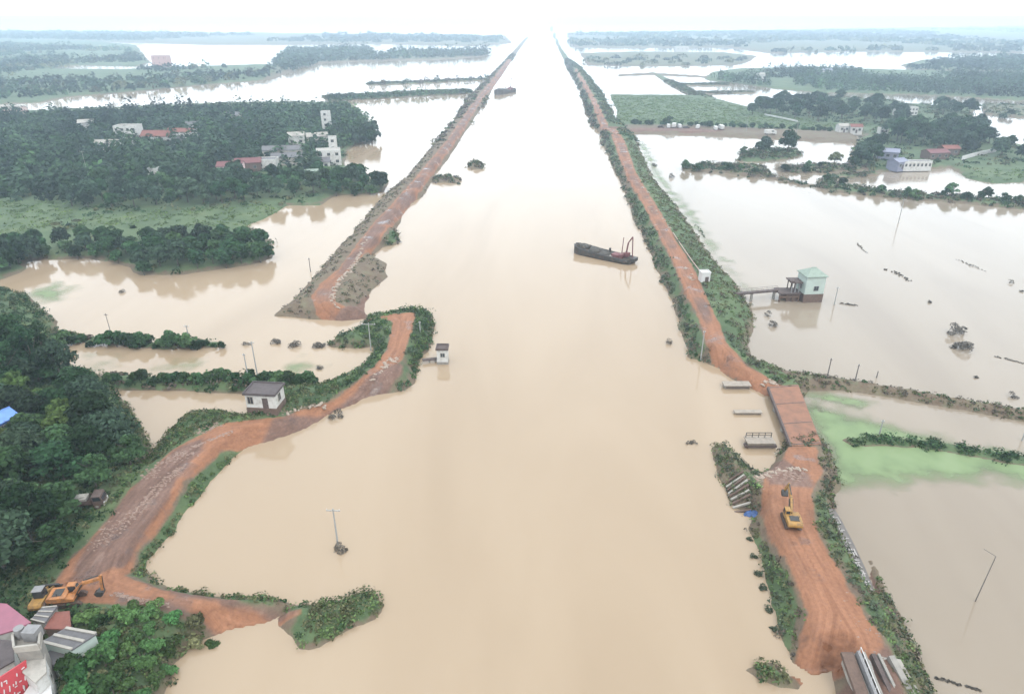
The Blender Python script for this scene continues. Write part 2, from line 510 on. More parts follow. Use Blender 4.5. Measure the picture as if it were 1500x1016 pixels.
# green tips in the foreground water
land([(412, 906), (430, 888), (470, 884), (500, 876), (530, 868), (553, 872), (561, 886), (550, 906), (525, 918), (492, 930), (470, 948), (440, 949), (425, 927)], 1.2, 3.0, 'tip', 0.8, lush=1)
land([(1090, 980), (1115, 971), (1138, 970), (1150, 985), (1170, 998), (1168, 1008), (1140, 1005), (1115, 996)], 0.8, 2.0, 'tip', 0.6, lush=0.7)
# wooded village left of the canal
land([(-420, 168), (-100, 168), (0, 165), (120, 160), (300, 152), (440, 150), (515, 152), (530, 165), (545, 185), (550, 205), (520, 212), (508, 222), (505, 242), (540, 262), (570, 268),
      (562, 282), (490, 287), (470, 301), (420, 301), (392, 319), (362, 331), (392, 348), (400, 362), (398, 378), (370, 388), (310, 396), (270, 403), (202, 404), (190, 391),
      (130, 379), (40, 382), (33, 400), (0, 410), (-420, 440)], 1.5, 5.0, 'lv', 1.5, lush=0.85)
# far left shores
land([(-420, 48), (0, 56), (120, 60), (200, 66), (222, 92), (200, 98), (95, 96), (88, 101), (180, 102), (300, 97), (405, 94), (412, 104), (390, 118), (300, 125), (200, 135), (100, 143), (60, 151),
      (0, 153), (-420, 160)], 1.5, 15, 'far', 6, lush=0.8)
land([(395, 96), (420, 70), (545, 69), (550, 82), (575, 74), (716, 72), (714, 83), (640, 88), (560, 89), (480, 92), (440, 100), (398, 118), (380, 116)], 1.5, 15, 'far', 6, lush=0.5)
land([(-420, 40), (740, 52), (752, 64), (690, 68), (560, 65), (420, 66), (300, 66), (150, 62), (-420, 50)], 2, 30, 'far', 12, lush=0.5)
land([(470, 141), (560, 137), (640, 133), (692, 132), (690, 137), (620, 140), (540, 145), (480, 147)], 1.2, 4, 'strip', 1.2, lush=0.8)
land([(535, 122), (620, 119), (716, 114), (714, 117), (620, 122.5), (540, 125)], 1.0, 3, 'strip', 1.5, lush=0.6)
# far right shores
land([(830, 48), (1500, 38), (1920, 36), (1920, 76), (1500, 78), (1400, 77), (1250, 76), (1130, 79), (1060, 70), (900, 71), (836, 70)], 2, 30, 'far', 12, lush=0.5)
land([(848, 78), (930, 76), (1060, 77), (1110, 82), (1100, 90), (1078, 96), (950, 97.5), (860, 96)], 1.2, 10, 'far', 4, lush=0.5)
land([(1040, 106), (1080, 101), (1120, 100), (1180, 98), (1230, 100), (1320, 103), (1500, 107), (1920, 110), (1920, 152), (1500, 148), (1420, 143), (1380, 140), (1300, 138), (1200, 136),
      (1130, 130), (1080, 123), (1030, 117)], 1.5, 10, 'far', 5, lush=0.9)
land([(1318, 96), (1350, 88), (1500, 80), (1920, 80), (1920, 104), (1500, 105), (1400, 104), (1330, 102)], 1.5, 10, 'far', 5, lush=0.6)
land([(893, 139), (1000, 140), (1040, 143), (1110, 160), (1190, 175), (1250, 187), (1210, 191), (1050, 185), (900, 184), (905, 165)], 1.2, 5, 'crop', 1.5, lush=1)
land([(950, 105), (962, 107), (990, 120), (1030, 138), (1090, 158), (1060, 156), (1010, 141), (975, 122)], 1.0, 4, 'strip', 1.5, lush=0.7)
land([(905, 109.5), (955, 107), (1035, 112), (1035, 114), (955, 110), (905, 112)], 0.9, 3, 'strip', 1, lush=0.4)
land([(985, 123), (1060, 122), (1080, 124), (1060, 126), (990, 126)], 0.9, 3, 'strip', 1, lush=0.5)
land([(1005, 135), (1100, 134), (1110, 137), (1010, 138)], 0.9, 3, 'strip', 1, lush=0.5)
land([(905, 184), (1000, 184), (1100, 189), (1250, 196), (1262, 210), (1170, 206), (1080, 201), (1000, 197), (925, 196)], 1.6, 4, 'road', 1.0, lush=0.35)
land([(1090, 160), (1150, 142), (1300, 146), (1330, 153), (1430, 156), (1420, 175), (1440, 190), (1460, 205), (1500, 214), (1920, 232), (1920, 300), (1500, 267), (1460, 269), (1420, 263),
      (1390, 246), (1330, 251), (1285, 252), (1240, 242), (1252, 206), (1272, 197), (1190, 191), (1150, 176), (1090, 167)], 1.5, 5, 'rv', 1.6, lush=0.75)
land([(1440, 152), (1500, 154), (1920, 165), (1920, 182), (1500, 174), (1440, 168)], 1.2, 5, 'rv', 1.6, lush=0.5)
land([(1080, 236), (1084, 224), (1110, 218), (1170, 220), (1178, 228), (1150, 234), (1110, 238)], 1.3, 4, 'isl', 1, lush=0.9)
land([(1000, 246), (1030, 240), (1060, 240), (1118, 244), (1130, 256), (1108, 262), (1062, 254), (1002, 252)], 1.2, 4, 'isl', 1, lush=0.5)
land([(1120, 255), (1160, 266), (1200, 272), (1200, 275), (1160, 270), (1118, 260)], 0.9, 2.5, 'strip', 0.6, lush=0.4)
land([(1128, 248), (1200, 240), (1290, 243), (1262, 251), (1215, 254), (1160, 255)], 1.0, 4, 'isl', 1, lush=0.5)
land([(1196, 274), (1200, 262), (1225, 257), (1290, 253), (1290, 257), (1232, 263), (1225, 270), (1300, 281), (1400, 288), (1500, 294), (1920, 325), (1920, 342), (1500, 308), (1400, 298), (1290, 289), (1215, 281)],
     1.2, 3.5, 'strip', 0.9, lush=0.6)
# weedy strip in the duckweed pond
land([(1228, 643), (1290, 638), (1350, 643), (1420, 655), (1510, 668), (1800, 705), (1800, 728), (1500, 682), (1420, 668), (1350, 656), (1290, 654), (1250, 652)], 0.5, 2.2, 'weed', 1.0, lush=1)

# roads: (name, pixels, z they were read at, height of the running surface, kind of surface)
ROADS = [
    ('dirt_road_right', [(839, 98), (852, 122), (866, 150), (878, 184), (892, 192), (905, 230), (918, 262), (940, 300), (958, 335), (985, 390), (1002, 430), (1020, 465), (1030, 500), (1048, 522), (1082, 538), (1108, 556),
                         (1130, 576), (1172, 578), (1165, 560), (1130, 540), (1102, 528), (1068, 500), (1052, 462), (1038, 432), (1020, 395), (990, 345), (965, 302), (935, 255), (916, 205), (905, 190), (893, 184), (876, 150), (860, 122), (843, 98)], 3.6, 3.6, 0),
    ('dirt_road_right', [(880, 188), (905, 187), (1000, 187), (1060, 190), (1060, 194), (980, 192), (895, 192)], 1.6, 1.7, 2),
    ('dirt_road_front', [(1157, 640), (1148, 662), (1120, 695), (1116, 728), (1124, 762), (1150, 812), (1168, 850), (1184, 890), (1176, 930), (1166, 962), (1190, 974), (1232, 965), (1240, 968), (1310, 985),
                         (1300, 960), (1288, 928), (1262, 890), (1238, 850), (1214, 810), (1194, 770), (1188, 722), (1207, 682), (1199, 640)], 3.6, 3.6, 0),
    ('dirt_road_left', [(745, 86), (720, 118), (700, 142), (675, 175), (655, 205), (625, 240), (600, 270), (572, 300), (540, 335), (515, 368), (495, 395), (470, 415), (455, 435), (462, 450), (500, 462), (540, 468), (575, 460),
                        (608, 458), (604, 478), (592, 515), (578, 540), (556, 560), (528, 576), (500, 588), (468, 602), (420, 622), (362, 633), (320, 652), (270, 700), (230, 757), (194, 798), (180, 838),
                        (215, 848), (262, 862), (330, 874), (440, 882), (440, 888), (400, 894), (348, 908), (325, 918), (290, 895), (240, 886), (160, 882), (75, 880), (78, 855), (100, 822), (130, 792), (160, 758), (190, 718),
                        (222, 688), (252, 658), (292, 638), (332, 620), (372, 614), (416, 606), (450, 592), (496, 572), (524, 556), (546, 538), (566, 512), (573, 488), (576, 470), (540, 462), (515, 452), (490, 440),
                        (492, 420), (520, 385), (552, 352), (582, 315), (610, 282), (632, 252), (665, 208), (685, 178), (708, 142), (730, 116), (750, 86)], 3.0, 3.0, 0),
]
ROADP = [(n, GA(p, z), H, k) for n, p, z, H, k in ROADS]
MUDP = [GA(p, 3.0) for p in (
    [(215, 690), (255, 655), (300, 640), (300, 660), (270, 690), (250, 730), (215, 790), (180, 830), (130, 850), (95, 855), (110, 815), (150, 770), (190, 720)],
    [(160, 862), (330, 905), (390, 900), (400, 915), (370, 945), (350, 930), (300, 905), (170, 885)],
    [(520, 560), (600, 520), (590, 545), (540, 575), (450, 615), (380, 630), (400, 610), (470, 590)],
    [(212, 838), (262, 858), (330, 868), (440, 878), (440, 892), (330, 880), (262, 872), (205, 850)],
    [(480, 455), (520, 440), (535, 420), (560, 400), (545, 440), (530, 455), (500, 460)],
    [(1120, 690), (1140, 660), (1185, 690), (1195, 715), (1160, 715), (1125, 712)])] + [GA(p, 3.6) for p in (
    [(1235, 985), (1300, 945), (1320, 990), (1335, 1030), (1230, 1030)],
    [(1040, 520), (1070, 530), (1100, 545), (1120, 560), (1095, 566), (1070, 552), (1050, 538)],
)]
CROPP = [GA(p, 1.5) for p in ([(-420, 292), (60, 294), (105, 298), (110, 318), (60, 335), (50, 350), (-420, 380)],
                              [(120, 318), (300, 306), (420, 297), (470, 296), (470, 303), (420, 305), (392, 322), (300, 335), (200, 330), (120, 332)],
                              [(893, 139), (1000, 140), (1110, 160), (1250, 187), (1050, 183), (900, 182)],
                              [(1395, 252), (1500, 245), (1500, 268), (1420, 264)])]

# ------------------------------------------------------------------ ground sheet
cols = np.concatenate([np.arange(-420, -8, 8.0), np.arange(-8, 1508, 4.0), np.arange(1508, 1921, 8.0)])
rows = np.concatenate([np.arange(28.5, 150, 1.0), np.arange(150, 300, 2.0), np.arange(300, 1135, 3.0)])
PXg, PYg = np.meshgrid(cols, rows)
dx = _FW[0] + (PXg - 750) / F * _R[0] - (PYg - 508) / F * _UP[0]
dy = _FW[1] + (PXg - 750) / F * _R[1] - (PYg - 508) / F * _UP[1]
dz = _FW[2] - (PYg - 508) / F * _UP[2]
tt = -CAM_H / dz
GX, GY = dx * tt, dy * tt
DIST = np.hypot(GX, GY)


def near_sd(poly, mar):
    x0, y0 = poly.min(0) - mar; x1, y1 = poly.max(0) + mar
    sel = (GX > x0) & (GX < x1) & (GY > y0) & (GY < y1)
    return sel, (sdist(GX[sel], GY[sel], poly) if sel.any() else None)


GZ = np.full(GX.shape, -2.2)
KEY = np.full(GX.shape, '', dtype='<U5')
MR = np.zeros(GX.shape); MG = np.zeros(GX.shape); MM = np.zeros(GX.shape); MC = np.zeros(GX.shape)
LANDSD = np.full(GX.shape, -99.0)
for k, L in enumerate(LAND):
    sel, sd = near_sd(L['poly'], 12 + L['amp'] * 4 + 60 * (L['key'] == 'far'))
    if sd is None: continue
    x, y = GX[sel], GY[sel]
    sc_ = max(2.5, L['amp'] * 3.5)
    sd = sd + L['amp'] * 1.6 * fbm(x / sc_, y / sc_, 3 + k, 4)
    t = np.clip(sd / L['sw'], 0, 1)
    z = np.where(sd > 0, L['H'] * (t * (1.6 - 0.6 * t)) + 0.35 * t * fbm(x / 3.0, y / 3.0, 50 + k, 4) * 2, np.maximum(sd * 0.55, -2.2))
    cur = GZ[sel]
    up = z > cur
    GZ[sel] = np.where(up, z, cur)
    kk = KEY[sel]; kk[up] = L['key']; KEY[sel] = kk
    g = MG[sel]; g[up] = L['lush'] * np.clip(0.35 + 0.9 * t[up], 0, 1); MG[sel] = g
    LANDSD[sel] = np.maximum(LANDSD[sel], sd)
ROADID = np.full(GX.shape, -1); RUT = np.zeros(GX.shape)
for k, (n, poly, H, kind) in enumerate(ROADP):
    sel, sd = near_sd(poly, 10)
    x, y = GX[sel], GY[sel]
    px_m = 0.0012 * DIST[sel] * 3
    sdn = sd + 0.9 * fbm(x / 3.5, y / 3.5, 90 + k, 3)
    if n == 'dirt_road_right' and kind == 0: sdn = sdn - .7
    on = np.clip(0.5 + sdn / np.maximum(2.2, px_m), 0, 1)
    RUT[sel] = np.where(on > 0, np.clip(sd + 2, 0, 14), RUT[sel])
    ok = LANDSD[sel] > -0.5
    on = on * ok
    lvl = H + 0.25 * fbm(x / 5.0, y / 5.0, 95, 4) - 0.12 * np.abs(fbm(x / 1.3, y / 4.0, 97, 2))
    w = np.clip(0.5 + sd / 3.0, 0, 1) * ok
    edge_t = np.clip(LANDSD[sel] / 2.5, 0, 1)
    GZ[sel] = GZ[sel] * (1 - w) + np.minimum(lvl, 0.15 + lvl * edge_t) * w
    if n in ('dirt_road_right', 'dirt_road_left') and kind == 0:
        MM[sel] = np.maximum(MM[sel], (.5 if n == 'dirt_road_right' else .6) * on * (DIST[sel] > (150 if n == 'dirt_road_right' else 172)))
    (MM if kind == 2 else MR)[sel] = np.maximum((MM if kind == 2 else MR)[sel], on)
    rid = ROADID[sel]; rid[on > 0.5] = k; ROADID[sel] = rid
BRC = P(1162, 606, 1.6)
bd = np.hypot(GX - BRC.x, GY - BRC.y)
GZ = np.minimum(GZ, 1.6 + np.maximum(0, bd - 13) * 0.12)
for poly in MUDP:
    sel, sd = near_sd(poly, 8)
    MM[sel] = np.maximum(MM[sel], 0.85 * np.clip(0.5 + sd / 4.0, 0, 1))
GREENP = [(GA([(364, 640), (324, 657), (276, 706), (236, 762), (202, 803), (188, 838), (208, 842), (244, 793), (302, 716), (342, 668), (364, 655)], 1.5), 1.0),
          (GA([(1116, 765), (1142, 812), (1160, 850), (1176, 890), (1168, 930), (1158, 955), (1140, 905), (1128, 870), (1112, 800), (1100, 775)], 1.8), .75)]
for poly, gg in GREENP:
    sel, sd = near_sd(poly, 6)
    w = np.clip(0.5 + sd / 2.0, 0, 1)
    MM[sel] *= 1 - w; MG[sel] = np.maximum(MG[sel], gg * w)
CUTP = [(GA([(1209, 742), (1219, 766), (1234, 798), (1250, 830), (1264, 856), (1272, 874)], 1.9).tolist() + GA([(1290, 876), (1284, 856), (1273, 830), (1258, 798), (1242, 768), (1226, 742)], 0).tolist(), 1.5)]
for pts, dep in CUTP:
    sel, sd = near_sd(np.array(pts), 6)
    w = np.clip(0.5 + sd / 1.2, 0, 1)
    GZ[sel] -= dep * w; MM[sel] = np.maximum(MM[sel], w)
for poly in CROPP:
    sel, sd = near_sd(poly, 12)
    MC[sel] = np.maximum(MC[sel], np.clip(0.5 + sd / 5.0, 0, 1))
MG = np.maximum(MG, MC)
MG = MG * (1 - MR)


def ground_z(x, y):
    """height of the land at a point: nearest vertex of the ground sheet"""
    i = np.argmin((GX - x) ** 2 + (GY - y) ** 2)
    return float(GZ.ravel()[i])


nr, nc = GX.shape
idx = np.arange(nr * nc).reshape(nr, nc)
quads = np.stack([idx[1:, :-1], idx[1:, 1:], idx[:-1, 1:], idx[:-1, :-1]], -1).reshape(-1, 4)
Vall = np.stack([GX.ravel(), GY.ravel(), GZ.ravel()], -1)
MASK = np.stack([MR.ravel(), MG.ravel(), MM.ravel()], -1)
qroad = np.max(ROADID.ravel()[quads], 1)
qon = (ROADID.ravel()[quads] >= 0).sum(1) >= 3


def part_of_ground(name, fsel):
    q = quads[fsel]
    u, inv = np.unique(q, return_inverse=True)
    me = np_mesh(name, Vall[u], inv.reshape(-1, 4), GROUND, smooth=True)
    a = me.color_attributes.new('mask', 'FLOAT_COLOR', 'POINT')
    c = np.ones((len(u), 4), np.float32); c[:, :3] = MASK[u]
    a.data.foreach_set('color', c.ravel())
    a = me.attributes.new('rut', 'FLOAT', 'POINT'); a.data.foreach_set('value', RUT.ravel()[u].astype(np.float32))
    return tag(link_mesh(name, me), kind='structure')


part_of_ground('ground', ~qon)
for rn in sorted(set(r[0] for r in ROADP)):
    ids = [k for k, r in enumerate(ROADP) if r[0] == rn]
    part_of_ground('dirt_road', qon & np.isin(qroad, ids))

# ------------------------------------------------------------------ water: canal side and flooded fields to the right
W1 = water_mat('silty_water', (0.236, 0.173, 0.113), (0.260, 0.194, 0.130), (0.280, 0.212, 0.145))
W2 = water_mat('field_water', (0.174, 0.138, 0.102), (0.196, 0.158, 0.118), (0.214, 0.174, 0.132))
line = GA([(1320, 1130), (1290, 990), (1230, 870), (1165, 740), (1185, 660), (1150, 575), (1085, 530), (1040, 450), (1000, 380), (940, 280), (905, 205), (870, 145), (830, 85), (812, 55), (804, 36)], 0)
far_y = 14500.0
cx = line[-1][0] + 0.0
def sheet(name, pts, mat):
    mb = MB(); mb.add([(x, y, 0.0) for x, y in pts], [tuple(range(len(pts)))])
    o = mb.build(name, mat)
    return tag(o, kind='structure')
ln = [tuple(p) for p in line]
sheet('canal_water', [(-7500, -150), (ln[0][0] + 6, -150)] + ln + [(cx, far_y), (-7500, far_y)], W1)
sheet('flood_water', [(7500, -150), (7500, far_y), (cx, far_y)] + ln[::-1] + [(ln[0][0] + 6, -150)], W2)


# duckweed films floating on the still water
def duckweed_mat():
    m, n, l, b = new_mat('duckweed')
    at = n.new('ShaderNodeAttribute'); at.attribute_name = 'cover'
    tc = n.new('ShaderNodeTexCoord')
    nz = n.new('ShaderNodeTexNoise'); nz.inputs['Scale'].default_value = 0.16; nz.inputs['Detail'].default_value = 7
    l.new(tc.outputs['Object'], nz.inputs['Vector'])
    r = ramp(n, [(0.3, (0.10, 0.145, 0.06)), (0.55, (0.138, 0.19, 0.082)), (0.8, (0.17, 0.215, 0.11))])
    l.new(nz.outputs['Fac'], r.inputs[0]); l.new(r.outputs[0], b.inputs['Base Color'])
    b.inputs['Roughness'].default_value = 0.55; b.inputs['Specular IOR Level'].default_value = 0.35
    s = n.new('ShaderNodeMath'); s.operation = 'MULTIPLY_ADD'; s.inputs[1].default_value = 1.7; s.inputs[2].default_value = -0.85
    l.new(nz.outputs['Fac'], s.inputs[0])
    a = n.new('ShaderNodeMath'); a.operation = 'ADD'; l.new(s.outputs[0], a.inputs[0]); l.new(at.outputs['Fac'], a.inputs[1])
    mr = n.new('ShaderNodeMapRange'); mr.interpolation_type = 'SMOOTHSTEP'; mr.inputs[1].default_value = 0.0; mr.inputs[2].default_value = 1.1
    mr.inputs[4].default_value = 0.92
    l.new(a.outputs[0], mr.inputs[0])
    tr = n.new('ShaderNodeBsdfTransparent'); mx = n.new('ShaderNodeMixShader')
    l.new(mr.outputs[0], mx.inputs[0]); l.new(tr.outputs[0], mx.inputs[1]); l.new(b.outputs[0], mx.inputs[2])
    l.new(mx.outputs[0], n['Material Output'].inputs['Surface'])
    return m


DUCK = duckweed_mat()


def duckweed(pts, soft, strength=1.0, res=1.2):
    poly = GA(pts, 0)
    x0, y0 = poly.min(0) - soft; x1, y1 = poly.max(0) + soft
    nx, ny = int((x1 - x0) / res) + 2, int((y1 - y0) / res) + 2
    X, Y = np.meshgrid(np.linspace(x0, x1, nx), np.linspace(y0, y1, ny))
    s = sdist(X, Y, poly)
    cov = np.clip(0.5 + s / (2 * soft), 0, 1) * strength
    ii = np.arange(nx * ny).reshape(ny, nx)
    q = np.stack([ii[:-1, :-1], ii[:-1, 1:], ii[1:, 1:], ii[1:, :-1]], -1).reshape(-1, 4)
    q = q[(cov.ravel()[q].max(1) > 0.02)]
    u, inv = np.unique(q, return_inverse=True)
    V = np.stack([X.ravel(), Y.ravel(), np.full(nx * ny, 0.03)], -1)[u]
    me = np_mesh('duckweed', V, inv.reshape(-1, 4), DUCK)
    a = me.attributes.new('cover', 'FLOAT', 'POINT'); a.data.foreach_set('value', cov.ravel()[u].astype(np.float32))
    return tag(link_mesh('duckweed', me), kind='stuff')


duckweed([(1184, 594), (1205, 598), (1245, 606), (1290, 620), (1330, 636), (1420, 655), (1520, 672), (1800, 708), (1800, 740), (1500, 700), (1440, 698), (1380, 698), (1330, 697), (1280, 704), (1232, 710), (1216, 690), (1205, 650)], 3.4, 1.1)
duckweed([(1176, 574), (1215, 578), (1275, 588), (1270, 593), (1215, 592), (1185, 596)], 2.0, 0.8)
duckweed([(936, 212), (948, 234), (958, 258), (978, 282), (1003, 312), (1024, 342), (1040, 366), (1066, 394), (1090, 422), (1096, 424), (1072, 390), (1048, 362), (1032, 338), (1012, 308), (986, 278), (966, 254), (955, 230), (943, 208)], 2.2, 0.62, 1.6)
duckweed([(55, 424), (80, 415), (100, 425), (95, 440), (60, 440), (40, 436)], 3, 0.7)
duckweed([(130, 525), (165, 522), (170, 535), (140, 538)], 3, 0.45)
duckweed([(420, 533), (450, 526), (465, 538), (440, 546), (415, 544)], 3, 0.5)
duckweed([(235, 540), (260, 528), (290, 535), (270, 548)], 3, 0.5)
# ------------------------------------------------------------------ vegetation
TINTS = dict(dark=(0.018, 0.040, 0.016), green=(0.035, 0.068, 0.028), bright=(0.076, 0.116, 0.043), olive=(0.088, 0.092, 0.046), dead=(0.086, 0.070, 0.055),
             teal=(0.029, 0.050, 0.029), yellow=(0.085, 0.125, 0.036), grey=(0.10, 0.090, 0.078), moss=(0.060, 0.078, 0.050))


def leaf_quads(C, Nrm, size, tint, rng, aspect=0.6):
    """one bent leaf-spray quad per centre C, facing roughly along Nrm"""
    n = len(C)
    r = rng.normal(size=(n, 3))
    t = np.cross(Nrm, r); t /= np.linalg.norm(t, axis=1, keepdims=True) + 1e-9
    b = np.cross(Nrm, t)
    s = np.asarray(size).reshape(-1, 1) * (0.7 + 0.6 * rng.random((n, 1)))
    V = np.stack([C - t * s, C - b * s * aspect + Nrm * s * .12, C + t * s, C + b * s * aspect + Nrm * s * .12], 1).reshape(-1, 3)
    Fq = np.arange(n * 4).reshape(-1, 4)
    T = np.repeat(tint, 4, 0)
    return V, Fq, T


def crown_points(rng, n, lobes):
    """points on the shells of many overlapping lobes: uneven outline with gaps"""
    L = np.array(lobes)
    w = L[:, 3] ** 2; pick = rng.choice(len(L), n, p=w / w.sum())
    d = rng.normal(size=(n, 3)); d /= np.linalg.norm(d, axis=1, keepdims=True)
    low = d[:, 2] < -0.35; d[low, 2] *= -1
    rad = L[pick, 3:4] * (0.72 + 0.36 * rng.random((n, 1)))
    return L[pick, :3] + d * rad * np.array([1, 1, 0.85]), d


def crown_mesh(name, seed, R, H, base, n, leaf, tint, nlobe=14, spread=1.0, conic=False, tvar=0.25):
    rng = np.random.default_rng(seed)
    lobes = []
    for k in range(nlobe):
        h = rng.random()
        if conic:
            rr = R * (1 - 0.8 * h) * rng.random() ** .5 * 0.7; lr = R * (0.5 - 0.3 * h)
        else:
            env = math.sin(math.pi * min(1, 0.12 + 0.88 * h)) ** 0.6
            rr = R * spread * env * rng.random() ** 0.5 * 0.75; lr = R * (0.26 + 0.22 * rng.random())
        a = rng.random() * 6.283
        lobes.append((rr * math.cos(a), rr * math.sin(a), base + lr * .6 + h * (H - base - lr * 1.4), lr))
    C, d = crown_points(rng, n, lobes)
    Nn = d + rng.normal(size=d.shape) * 0.55 + np.array([0, 0, 0.35]); Nn /= np.linalg.norm(Nn, axis=1, keepdims=True)
    lob_t = 1 + tvar * rng.normal(size=(n, 1)) * 0.5
    T = np.array(tint)[None, :] * lob_t
    V, Fq, T = leaf_quads(C, Nn, leaf, np.clip(T, 0.005, 1), rng)
    return np_mesh(name, V, Fq, LEAF, tint=T)


def trunk_mb(H, r, seed, limbs=4):
    rnd = random.Random(seed); mb = MB()
    p = Vector((0, 0, -0.6)); 
    for k in range(3):
        q = p + Vector((rnd.uniform(-.15, .15), rnd.uniform(-.15, .15), (H * .75 + .6) / 3))
        mb.tube(p, q, r * (1 - .25 * k), r * (1 - .25 * (k + 1)), 7); p = q
    for k in range(limbs):
        a = 6.283 * k / limbs + rnd.uniform(-.4, .4); z = H * rnd.uniform(.35, .6)
        mb.tube((0, 0, z), (math.cos(a) * H * .22, math.sin(a) * H * .22, z + H * .25), r * .45, r * .15, 5)
    return mb


def make_tree(name, label, group, seed, R, H, n, leaf, tint, base=None, nlobe=14, conic=False, spread=1.0, parts=True, tvar=0.25):
    base = H * 0.22 if base is None else base
    me = crown_mesh('crown', seed, R, H, base, n, leaf, tint, nlobe, spread, conic, tvar)
    root = empty(name, (0, 0, -500), 0, label, 'tree', group)
    link_mesh('crown', me, root)
    trunk_mb(H, max(.12, R * .055), seed).build('trunk', BARK, root)
    return root


class Kinds:
    """prototypes of one group; the first use moves the prototype itself, later uses copy it"""
    def __init__(s): s.used = set()

    def place(s, proto, loc, rz, sc, scz=None):
        if proto.name in s.used: o = copy_tree(proto)
        else: o = proto; s.used.add(proto.name)
        o.location = loc; o.rotation_euler = (0, 0, rz); o.scale = (sc, sc, sc if scz is None else scz)
        return o


KN = Kinds()


def sample_poly(poly, spacing, rng, maxn=2000, tries=40000, avoid=()):
    x0, y0 = poly.min(0); x1, y1 = poly.max(0)
    C = np.stack([rng.uniform(x0, x1, tries), rng.uniform(y0, y1, tries)], -1)
    C = C[sdist(C[:, 0], C[:, 1], poly) > 0]
    for (ax, ay, ar) in avoid:
        C = C[np.hypot(C[:, 0] - ax, C[:, 1] - ay) > ar]
    cell = {}; out = []
    for p in C:
        k = (int(p[0] // spacing), int(p[1] // spacing)); ok = True
        for i in (-1, 0, 1):
            for j in (-1, 0, 1):
                q = cell.get((k[0] + i, k[1] + j))
                if q is not None and (q[0] - p[0]) ** 2 + (q[1] - p[1]) ** 2 < spacing ** 2: ok = False
        if ok:
            cell[k] = p; out.append(p)
            if len(out) >= maxn: break
    return out


gz_cache = None


def gz(x, y):
    """land height, searched only in a window of the ground sheet"""
    # project to pixel to find the sheet cell
    d = np.array([x, y, -CAM_H]); zc = d @ _FW
    px = 750 + F * (d @ _R) / zc; py = 508 - F * (d @ _UP) / zc
    j = int(np.clip(np.searchsorted(cols, px), 1, nc - 1)); i = int(np.clip(np.searchsorted(rows, py), 1, nr - 1))
    return float(GZ[i - 1:i + 1, j - 1:j + 1].mean())


# the wood beside the near left road
g = 'trees of the wood beside the wide left road'
near = [make_tree('broadleaf_tree', 'dense dark green broadleaf tree in the wood beside the wide red road', g, 101, 3.7, 9.0, 2300, 0.34, TINTS['dark'], nlobe=20),
        make_tree('broadleaf_tree', 'round grey green tree with a soft full crown in the roadside wood', g, 102, 3.9, 8.2, 2300, 0.32, TINTS['teal'], nlobe=22),
        make_tree('broadleaf_tree', 'mid green bushy tree with uneven crown in the roadside wood', g, 103, 3.1, 7.0, 1900, 0.32, TINTS['green'], nlobe=16),
        make_tree('broadleaf_tree', 'yellow green leafy tree standing out among the darker roadside wood', g, 104, 2.4, 6.2, 1500, 0.32, TINTS['yellow'], nlobe=12)]
poly = GA([(-230, 520), (55, 545), (100, 560), (150, 592), (185, 640), (196, 690), (160, 735), (112, 790), (70, 838), (0, 868), (-230, 900)], 3)
tx, ty = G(130, 748, 3)
rng = np.random.default_rng(5)
truck_clear = [(tx, ty, 4.2), (*G(138, 765, 3), 4.5), (*G(148, 775, 3), 4.5), (*G(90, 868, 3), 6.5), (*G(20, 905, 3), 9)]
for (x, y) in sample_poly(poly, 4.8, rng, 100, avoid=truck_clear):
    k = int(rng.choice(4, p=[.30, .26, .26, .18]))
    KN.place(near[k], (x, y, gz(x, y)), rng.uniform(0, 6.28), rng.uniform(.85, 1.4), rng.uniform(.75, 1.2))
g = 'tall trees at the left edge of the picture'
tall = make_tree('tall_tree', 'tall thin leaved dark tree with sky glinting through its crown at the left edge', g, 111, 3.6, 15, 1700, 0.36, TINTS['dark'], base=3.5, nlobe=24)
for px, py, s in ((-60, 545, 1.0), (-20, 550, 1.05), (8, 556, 1.1), (38, 552, 1.0), (58, 560, .9), (20, 580, .85), (-120, 560, 1), (72, 545, .8), (-30, 600, .9)):
    x, y = G(px, py, 3); KN.place(tall, (x, y, gz(x, y)), rng.uniform(0, 6.28), s)

# the wooded village left of the canal: the nearest trees singly, the rest as one wood
g = 'trees of the wooded village left of the canal'
mid = [make_tree('village_tree', 'dark round crowned tree in the wooded village left of the canal', g, 121, 4.0, 8.0, 520, 0.75, TINTS['dark'], nlobe=12),
       make_tree('village_tree', 'blue green broad tree in the wooded village left of the canal', g, 122, 4.4, 9.0, 560, 0.8, TINTS['teal'], nlobe=13),
       make_tree('village_tree', 'lighter green low tree in the wooded village left of the canal', g, 123, 3.6, 6.0, 460, 0.7, TINTS['green'], nlobe=10)]
HOUSE_CLEAR = [(*G(a, b, 1.5), r) for a, b, r in ((192, 208, 13), (240, 208, 16), (345, 258, 15), (400, 247, 16), (430, 235, 12), (380, 262, 8), (480, 205, 10), (485, 235, 22), (505, 225, 18), (440, 222, 9), (455, 262, 8), (200, 222, 9), (250, 226, 10), (290, 205, 8))]
copses = [GA([(50, 362), (120, 358), (200, 362), (300, 356), (380, 356), (396, 368), (385, 380), (300, 390), (210, 397), (195, 386), (130, 374), (60, 374)], 1.5),
          GA([(-250, 372), (20, 368), (48, 374), (30, 392), (0, 402), (-250, 425)], 1.5),
          GA([(468, 262), (510, 262), (562, 270), (556, 281), (500, 283), (470, 284)], 1.5),
          GA([(505, 205), (520, 200), (546, 202), (545, 208), (520, 210)], 1.5)]
nmid = 0
sizes = [(0.80, 4.3), (0.80, 4.3), (0.85, 5.0), (1.3, 5.5)]
